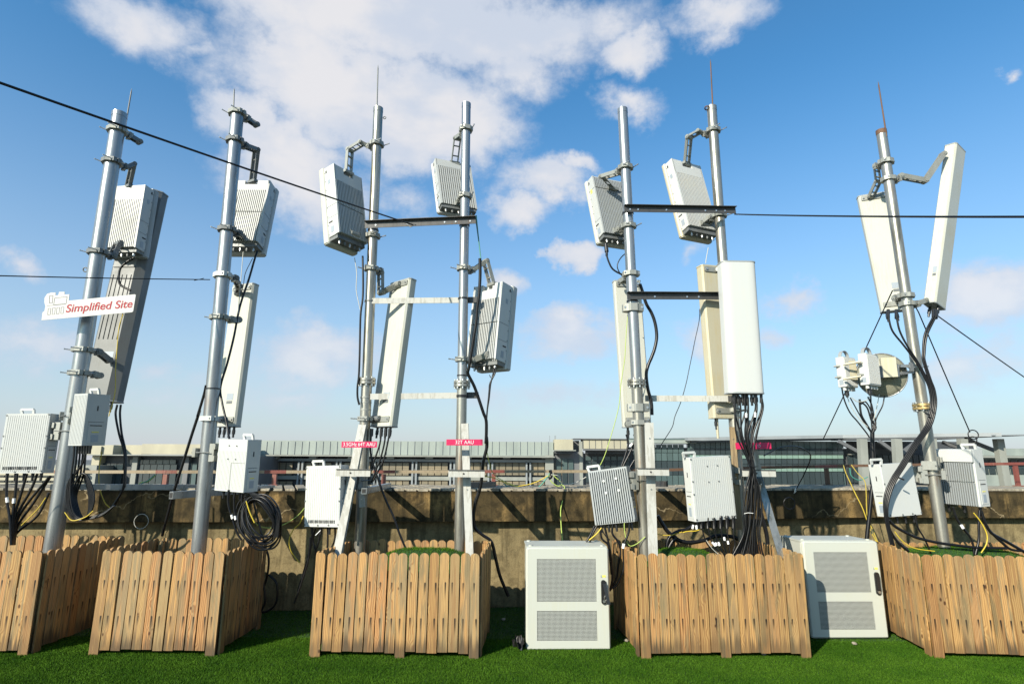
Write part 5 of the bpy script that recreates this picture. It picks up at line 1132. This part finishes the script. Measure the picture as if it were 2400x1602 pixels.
B = bundle('black and yellow leads under the finned unit behind the front cabinet', (1410, 1290, 5.9))
for i, l in enumerate([[(555, 605), (530, 660), (505, 700)], [(570, 605), (545, 650), (525, 710)], [(590, 610), (600, 680), (640, 720), (650, 800), (660, 900)], [(615, 600), (640, 700), (655, 780), (660, 900)], [(668, 590), (665, 650), (700, 700), (715, 760), (700, 840), (690, 920), (655, 990)], [(770, 580), (765, 640), (740, 710), (732, 760), (735, 860), (700, 950), (665, 985)], [(600, 620), (620, 660), (650, 690)], [(655, 820), (665, 920), (650, 1000)]]): cable(z6b(l), 5.72 if i < 5 else 5.62, .010 if i != 6 else .005, parent=B)
cable(z6b([(598, 615), (570, 650), (523, 690)]), 5.65, .006, 'yellow', parent=B); tagband(*[(p[0], p[1], 5.6) for p in z6b([(735, 712), (731, 740)])], B, .014)
cable(z6b([(738, 570), (740, 640), (765, 720), (810, 715), (865, 670)]), 5.65, .004, 'yg', parent=B)
# wires on the parapet centre
B = bundle('tangle of yellow, green and teal wires tied to the railing in the middle', (1295, 1120, 7.2))
cable(z6b([(0, 345), (60, 385), (130, 395), (210, 370), (265, 310), (290, 270)]), 7.3, .008, 'teal', parent=B); cable(z6b([(-140, 300), (-60, 310), (30, 350), (90, 360), (190, 340), (285, 290)]), 7.3, .006, 'yellow', parent=B)
cable(z6b([(285, 265), (310, 300), (345, 330), (355, 350), (330, 360), (290, 330), (275, 290)]), 7.3, .006, 'yg', parent=B); cable(z6b([(290, 290), (340, 300), (355, 345), (400, 350), (450, 335), (505, 305)]), 7.2, .005, 'greyw', parent=B)
cable(z6b([(345, 352), (372, 365), (368, 420), (350, 500), (352, 600), (360, 692)]), (7.1, 6.5), .006, 'yg', parent=B); cable(z6b([(285, 262), (292, 300), (275, 315)]), 7.3, .02, 'black', parent=B)
cable([(1138, 1040), (1146, 1080), (1157, 1110), (1188, 1130), (1240, 1150)], (6.2, 7.3), .0045, 'yg', label='thin green yellow wire sagging from the fourth mast to the railing', name='wire')
# sixth mast trunk
B = bundle('thick sheaf of glossy black leads tied in front of the sixth mast', (1765, 1200, 5.6))
tops = [(1722, 930), (1734, 930), (1745, 930), (1753, 930), (1769, 930), (1771, 932), (1784, 930), (1786, 934)]
for i in range(16):
    tx, ty = tops[i % 8]; bx = 1744 + 2.6 * i; ex = 1712 + 5.2 * i
    cable([(tx, ty), (tx + 1 + rnd.uniform(-2, 2), 960), (1742 + 1.2 * i + rnd.uniform(-6, 6) + (tx - 1753) * .5, 1020), (1757 + (i % 6) * 2, 1092), (1752 + 1.9 * i + rnd.uniform(-3, 3), 1140), (bx + rnd.uniform(-3, 3), 1202), (bx - 4 + rnd.uniform(-3, 3), 1250), (ex, 1312)], 5.55 + .012 * (i % 5), .0078, parent=B)
for tx, ty in tops[::2] + tops[5:6]: MB().cyl(W(tx, ty - 8, 5.56), W(tx, ty + 14, 5.56), .014, 9).build('boot', M['blackp'], B, world=True)
tagband((1749, 968, 5.52), (1749, 978, 5.52), B, .011); tagband((1770, 966, 5.52), (1770, 977, 5.52), B, .011)
cable([(1744, 1203), (1753, 1201), (1765, 1202)], 5.52, .0025, 'tag', parent=B); cable([(1755, 1090), (1765, 1094), (1775, 1092)], 5.52, .004, parent=B)
B = bundle('six banded black leads under the big white unit curling into the planter', (1690, 1290, 5.6))
for i in range(6):
    x = 1644 + 15 * i; cable([(x, 1212), (x + 1, 1232), (x + 5 - i, 1252), (x + 14 - 2 * i, 1275), (x + 34 - 7 * i, 1294), (x + 52 - 10 * i, 1312)], 5.58, .0062, parent=B); MB().cyl(W(x, 1208, 5.62), W(x, 1238, 5.60), .016, 9).build('boot', M['blackp'], B, world=True)
for (a_, b_) in (((388, 1288), (428, 1335)), ((430, 1292), (446, 1330)), ((468, 1288), (485, 1330)), ((592, 1270), (600, 1312)), ((545, 1220), (552, 1262)), ((140, 1060), (130, 1110)), ((180, 1065), (185, 1115))):
    a1, b1 = z3c([a_, b_]); tagband((*a1, 5.56), (*b1, 5.56), B, .010)
cable(z3c([(310, 1260), (380, 1360), (440, 1420), (500, 1470)]), 5.56, .003, 'greyw', parent=B)
B = bundle('heavy black cables sagging behind the broad strut of the fourth planter', (1590, 1270, 6.0))
for l in ([(940, 540), (975, 600), (1010, 645), (1070, 690), (1140, 705), (1230, 690), (1300, 665), (1400, 670), (1440, 690)], [(1160, 600), (1120, 625), (1060, 640), (1010, 680), (995, 760), (1010, 790)], [(1060, 670), (1030, 700), (1000, 760), (1000, 790)]): cable(z6b(l), 5.95, .02, parent=B)
cable(z3c([(0, 1160), (60, 1145), (160, 1140), (230, 1120)]), 5.75, .005, 'yellow', parent=B); cable(z6b([(860, 560), (900, 620), (950, 655), (1020, 660), (1090, 640)]), 5.9, .004, 'yellow', parent=B)
cable([(1791, 1067), (1806, 1059), (1823, 1051), (1840, 1046), (1857, 1045), (1875, 1048), (1888, 1054), (1899, 1064), (1899, 1076), (1892, 1094), (1882, 1116), (1872, 1134), (1862, 1154)], (5.9, 6.9), .0065, label='thin black wire arching over the parapet right of the sixth mast', name='wire')
t = thing('wire_loop', 'black wire loop hanging on the parapet beam right of the sixth mast', 'wire', loc=W(1850, 1179, 6.88)); ring(W(1850, 1179, 6.88), .065, .006, (0, 1, 0), t, 'black', 'loop')
t = thing('wire_loop', 'thin wire loop hanging on the shaded beam between the two left masts', 'wire', loc=W(331, 1221, 6.34)); ring(W(331, 1221, 6.34), .075, .003, (0, 1, 0), t, 'greyw', 'loop')
cable([(1780, 1190), (1790, 1225), (1798, 1260), (1800, 1300)], 6.1, .02, label='thick black cable behind the grey slanting strut')
# seventh mast
B = bundle('four black feeder cables swinging across the rightmost mast', (2170, 1000, 5.7))
mainp = [(660, 280), (720, 390), (745, 460), (752, 550), (722, 670), (640, 790), (560, 920), (510, 1000), (470, 1100), (462, 1220), (500, 1400)]
for i, head in enumerate([[(475, 0), (500, 90), (570, 180)], [(525, 0), (545, 90), (590, 180)], [(755, 0), (700, 110), (688, 220)], [(768, 0), (712, 120), (698, 230)]]):
    off = (i - 1.5) * 13; cable(z2c(head + [(x + off * (.8 if k < 9 else .4) + (25 if i > 1 and k == 0 else 0), y) for k, (x, y) in enumerate(mainp)]), 5.66, .0098, parent=B)
for (x, y) in ((475, 0), (525, 0), (752, 0), (768, 0)): a_ = z2c([(x, y)])[0]; MB().cyl(W(a_[0], a_[1] - 14, 5.7), W(a_[0], a_[1] + 6, 5.67), .016, 9).build('boot', M['blackp'], B, world=True)
for (x, y) in ((712, 600), (550, 995)): a_ = z2c([(x, y)])[0]; MB().cyl(W(a_[0] - 4, a_[1] - 2, 5.62), W(a_[0] + 8, a_[1] + 3, 5.62), .008, 7).build('tie_tail', M['blackp'], B, world=True)
B = bundle('black cables looping along the right planter rim under the two units', (2250, 1290, 5.8))
for l, r in (([(480, 1250), (520, 1290), (600, 1335), (660, 1360), (780, 1388), (900, 1405), (1020, 1418), (1200, 1422)], .014), ([(455, 1230), (490, 1320), (540, 1390), (600, 1440)], .013), ([(460, 1200), (480, 1320), (510, 1405)], .012), ([(640, 1215), (655, 1290), (690, 1350), (715, 1400), (735, 1450)], .008), ([(872, 1170), (895, 1240), (930, 1295), (975, 1350), (995, 1400), (1000, 1460)], .010), ([(1035, 1190), (1030, 1280), (1030, 1370), (1010, 1460)], .012), ([(1045, 1195), (1070, 1270), (1110, 1330), (1180, 1370), (1250, 1410), (1320, 1450)], .014), ([(1110, 1330), (1170, 1385), (1230, 1430), (1330, 1440)], .012)): cable(z2c(l), 5.72, r, parent=B)
tagband(*[(p[0], p[1], 5.68) for p in z2c([(922, 1280), (934, 1300)])], B, .013)
B = bundle('yellow earth wires at the rightmost planter', (2300, 1260, 5.8))
cable(z2c([(998, 1205), (1035, 1250), (1065, 1300), (1082, 1350), (1075, 1400), (1045, 1450)]), 5.68, .0055, 'yellow', parent=B); cable(z2c([(515, 1320), (545, 1360), (590, 1400), (650, 1425), (760, 1440)]), 5.7, .0045, 'yellow', parent=B)
B = bundle('yellow wire pair running from the railing down to the right cabinet', (2010, 1200, 6.8))
cable(z2c([(200, 912), (215, 960), (240, 1015), (275, 1090), (315, 1170), (345, 1250), (370, 1320), (400, 1375)]), (8.0, 6.0), .0062, 'yellow', parent=B); cable(z2c([(250, 912), (285, 960), (330, 1010), (340, 1080), (342, 1160), (350, 1240), (385, 1320), (408, 1380)]), (8.0, 6.0), .0055, 'yellow', parent=B); cable(z2c([(240, 930), (250, 980), (300, 1005), (350, 985)]), 7.9, .006, 'teal', parent=B)
cable(z2c([(378, 700), (378, 760), (382, 860), (384, 1000), (372, 1100), (362, 1200), (352, 1290), (344, 1368)]), 6.15, .021, label='thick black cable dropping from the dish radios to the right cabinet')
B = bundle('thin black leads gathered under the dish radio boxes', (2045, 1000, 5.9))
for l, r in (([(300, 510), (303, 560), (312, 610), (340, 660), (372, 712)], .0105), ([(350, 495), (372, 540), (385, 600), (398, 660), (380, 715)], .008), ([(188, 425), (205, 510), (240, 590), (290, 650), (345, 720), (360, 745)], .007), ([(242, 500), (275, 560), (320, 640), (365, 705)], .006), ([(368, 480), (370, 560), (372, 640), (378, 710)], .007), ([(452, 490), (440, 550), (405, 620), (385, 690)], .006), ([(300, 520), (345, 560), (372, 640), (400, 680), (380, 718)], .008), ([(310, 540), (335, 525), (365, 570), (385, 650), (378, 700)], .007)): cable(z2c(l), 5.85, r, parent=B)
for l in ([(222, 490), (250, 560), (300, 630), (350, 680)], [(420, 480), (405, 560), (385, 640)], [(250, 500), (290, 525), (345, 515), (372, 480)]): cable(z2c(l), 5.82, .0035, 'greyw', parent=B)
t = thing('wire_loop', 'small coiled wire ring on the guy anchor above the right finned unit', 'wire', loc=W(2282, 1020, 6.4)); ring(W(2281, 1018, 6.4), .05, .006, (.2, 1, 0), t, 'black', 'loop'); ring(W(2280, 1030, 6.4), .035, .006, (.8, 1, 0), t, 'black', 'loop')
# guy wires
def guy(label, p, q, r, m='black'):
    d = (q - p); pts = [p + d * (i / 10) - Vector((0, 0, 1)) * (.012 * d.length * .25 * (1 - (2 * i / 10 - 1) ** 2)) for i in range(11)]
    t = MB().tube([v - p for v in pts], r, 7).build('guy_wire', M[m]); t.location = p; return tag(t, label, 'guy wire')
a0 = W(968, 527, 5.68); s0 = W(0, 192, 2.6); dd = (s0 - a0); guy('thick guy cable slanting from the upper left edge to the crossbar of the middle masts', a0, a0 + dd * 1.15, .0075)
a0 = W(1722, 502, 5.75); s0 = W(2400, 506, 2.9); guy('guy cable running level from the sixth mast off the right edge', a0, a0 + (s0 - a0) * 1.15, .0070)
a0 = W(492, 655, 5.66); s0 = W(0, 645, 4.3); guy('thin guy wire running level from the left edge to the second mast', a0, a0 + (s0 - a0) * 1.2, .0048)
a0 = W(455, 657, 5.6); guy('short twisted wire tail at the clamp of the second mast', a0, W(478, 652, 5.66), .0035)
guy('guy wire from the rightmost mast running down off the right edge', W(2195, 738, 5.9), W(2480, 938, 6.8), .0062)
guy('guy wire from the rightmost mast down to the right finned unit', W(2130, 690, 5.9), W(2153, 732, 6.0), .006); guy('guy wire from below the tall slim antenna down to the ring anchor at right', W(2153, 732, 6.0), W(2273, 1012, 6.5), .0062)
guy('guy wire from the rightmost mast down left behind the radio boxes', W(2092, 680, 5.8), W(1930, 1027, 7.0), .0060)
tt = thing('wire_clip', 'wire splice hooked on the middle dark crossbar', 'clip', loc=W(970, 529, 5.66)); MB().tube([W(948, 521, 5.68), W(962, 532, 5.66), (W(975, 527, 5.66)), W(955, 522, 5.67)], .005, 6).build('hook', M['cast_dark'], tt, world=True)
tt = thing('wire_clip', 'turnbuckle eye on the parapet beam beside the wire loop', 'clip', loc=W(1862, 1150, 6.86)); MB().tube([W(1872, 1134, 6.86), W(1864, 1148, 6.86), (W(1861, 1155, 6.86)), W(1866, 1150, 6.86)], .006, 6).build('hook', M['bolt'], tt, world=True)

# ------------------------------------------------------------------ signs
def text(parent, s, mtx, size, m, ext=.0006, shear=0., xs=1., fit=None):
    c = bpy.data.curves.new('lettering', 'FONT'); c.body = s; c.size = size; c.extrude = ext; c.align_x = 'CENTER'; c.align_y = 'CENTER'; c.shear = shear; c.offset = size * (.014 if m == 'red_text' else -.004); c.materials.append(M[m])
    o = bpy.data.objects.new('lettering', c); COL.objects.link(o); bpy.context.view_layer.update()
    me = bpy.data.meshes.new_from_object(o.evaluated_get(bpy.context.evaluated_depsgraph_get())); bpy.data.objects.remove(o)
    o = bpy.data.objects.new('lettering', me); COL.objects.link(o); o.parent = parent
    xw = max(v.co.x for v in me.vertices) - min(v.co.x for v in me.vertices); k = (fit / xw) if fit else xs
    o.matrix_basis = mtx @ Matrix.Rotation(R(90), 4, 'X') @ Matrix.Diagonal((k, 1, 1, 1)); return o
def sign(label, ptl, ptr, pbl, words, m, tm, Y, fs=.62, xs=1., thick=.005, off=0.):
    tl, tr, bl = W(*ptl, Y), W(*ptr, Y), W(*pbl, Y); ex = (tr - tl); w = ex.length; ex.normalize(); ez = (tl - bl); h = ez.length; ez.normalize(); ey = ez.cross(ex).normalized()
    ez = ex.cross(ey) * -1 if False else ey.cross(ex) * -1
    ez = ez if ez.z > 0 else -ez
    ey = ez.cross(ex)
    o = bl; mt = Matrix((ex, ey, ez)).transposed().to_4x4(); mt.translation = o
    t = thing('sign', label, 'sign', None, mtx=mt)
    return t, w, h
t, w, h = sign('bright pink sign with white letters reading 3.5GHz 64T AAU on the third mast', (801, 1034), (884, 1034), (800, 1048), '', 'pink', 'white_text', 5.52)
MB().box((w / 2, .004, h / 2), (w, .006, h)).build('board', M['pink'], t); text(t, '3.5GHz 64T AAU', Matrix.Translation((w / 2, -.001, h * .5)), h * .86, 'white_text', fit=w * .90)
t, w, h = sign('bright pink sign with white letters reading 32T AAU on the fourth mast', (1045, 1029), (1130, 1029), (1046, 1043), '', 'pink', 'white_text', 5.52)
MB().box((w / 2, .004, h / 2), (w, .006, h)).build('board', M['pink'], t); text(t, '32T AAU', Matrix.Translation((w / 2, -.001, h * .5)), h * .86, 'white_text', fit=w * .50)
t, w, h = sign('red-pink sign half hidden behind the black leads of the sixth mast', (1723, 1037), (1806, 1036), (1725, 1052), '', 'pink', 'white_text', 5.78)
MB().box((w / 2, .004, h / 2), (w, .006, h)).build('board', M['pink'], t); text(t, 'O', Matrix.Translation((w * .655, -.001, h * .45)), h * .62, 'white_text')
# white lettered sign with machine outline
Ys = 5.52; tl, tr, bl, br = W(163, 704, Ys), W(318, 689.5, Ys), W(98, 749.5, Ys), W(311, 731, Ys)
ex = (br - bl).normalized(); ey = Vector((0, 0, 1)).cross(ex).normalized(); ez = ex.cross(ey)
if ez.z < 0: ez = -ez
ey = ez.cross(ex)
mt = Matrix((ex, ey, ez)).transposed().to_4x4(); mt.translation = bl; inv = mt.inverted()
t = thing('sign', 'white sign with red letters reading Simplified Site on the leftmost mast', 'sign', None, mtx=mt)
def zs(x, y): v = inv @ W(90 + x / 9.787, 670 + y / 9.787, Ys); return (v.x, v.z)
outl = [(70, 785), (95, 600), (135, 575), (160, 470), (135, 370), (140, 270), (200, 180), (290, 150), (395, 150), (390, 215), (455, 210), (475, 135), (600, 132), (598, 195), (712, 190), (695, 335), (2215, 190), (2232, 205), (2172, 580), (2140, 600)]
MB().prism([zs(*p) for p in outl], 0, .005, 'y').build('board', M['signwhite'], t)
for k, poly in enumerate(([(255, 225), (335, 218), (320, 385), (250, 392)], [(375, 275), (660, 245), (635, 405), (350, 430)])):
    pts = [zs(*p) for p in poly]; b = MB()
    for a_, b_ in zip(pts, pts[1:] + pts[:1]): b.bar((a_[0], -.001, a_[1]), (b_[0], -.001, b_[1]), .0035, .0015, (0, 0, 1) if abs(a_[1] - b_[1]) < abs(a_[0] - b_[0]) else (1, 0, 0))
    b.build('pictogram_line', M['grey_text'], t)
b = MB(); a_, b_ = zs(195, 452), zs(620, 415); b.bar((a_[0], -.001, a_[1]), (b_[0], -.001, b_[1]), .003, .0015); b.build('pictogram_line', M['grey_text'], t)
for i in range(4):
    x = 225 + 100 * i; y = 515 - 10 * i; pts = [zs(*p) for p in ((x, y), (x + 62, y - 5), (x + 45, y + 140), (x - 12, y + 146))]; b = MB()
    for a_, b_ in zip(pts, pts[1:] + pts[:1]): b.bar((a_[0], -.001, a_[1]), (b_[0], -.001, b_[1]), .0025, .0015, (0, 0, 1) if abs(a_[1] - b_[1]) < abs(a_[0] - b_[0]) else (1, 0, 0))
    b.build('pictogram_line', M['grey_text'], t)
c0 = zs(1390, 470); w0 = zs(2150, 400)[0] - zs(620, 540)[0]
tx = text(t, 'Simplified Site', Matrix.Translation((c0[0], -.0012, c0[1])) @ Matrix.Rotation(R(0.6), 4, 'Y'), .112, 'red_text', shear=.16, fit=w0)

# ------------------------------------------------------------------ small litter
for (x, y, lab, m_) in ((1180, 1452, 'small white stone on the shaded turf right of the middle planter', 'coping'), (2003, 1509, 'white stone chip on the turf left of the right cabinet', 'coping'), (1790, 1533, 'pale pebble under the front of the fourth planter', 'coping'), (1468, 1502, 'grey stone beside the corner of the fourth planter', 'coping')):
    d_ = ray(x, y); q_ = Vector((0, 0, EYE)) + d_ * ((.012 - EYE) / d_.z); bm = bmesh.new(); bmesh.ops.create_icosphere(bm, subdivisions=2, radius=.022)
    for v in bm.verts: v.co *= rnd.uniform(.75, 1.15); v.co.z *= .6
    me = bpy.data.meshes.new('stone'); bm.to_mesh(me); bm.free(); me.materials.append(M[m_]); o = bpy.data.objects.new('stone', me); COL.objects.link(o); o.location = q_ + Vector((0, 0, .008)); tag(o, lab, 'stone')
b = MB(); q_ = W(1216, 1507, 5.46); q_.z = 0; n_ = 9
b.add([(-.05 + .10 * i / (n_ - 1) + rnd.uniform(-.012, .012), -.10 + .2 * k / (n_ - 1) + rnd.uniform(-.012, .012), max(.012, .055 * math.sin(i * .9 + k * .7) + .035 + rnd.uniform(-.015, .02))) for k in range(n_) for i in range(n_)], [(k * n_ + i, k * n_ + i + 1, (k + 1) * n_ + i + 1, (k + 1) * n_ + i) for k in range(n_ - 1) for i in range(n_ - 1)])
o = b.build('plastic_scrap', M['blackp']); o.location = q_; tag(o, 'crumpled dark plastic scrap at the left foot of the front cabinet', 'scrap')
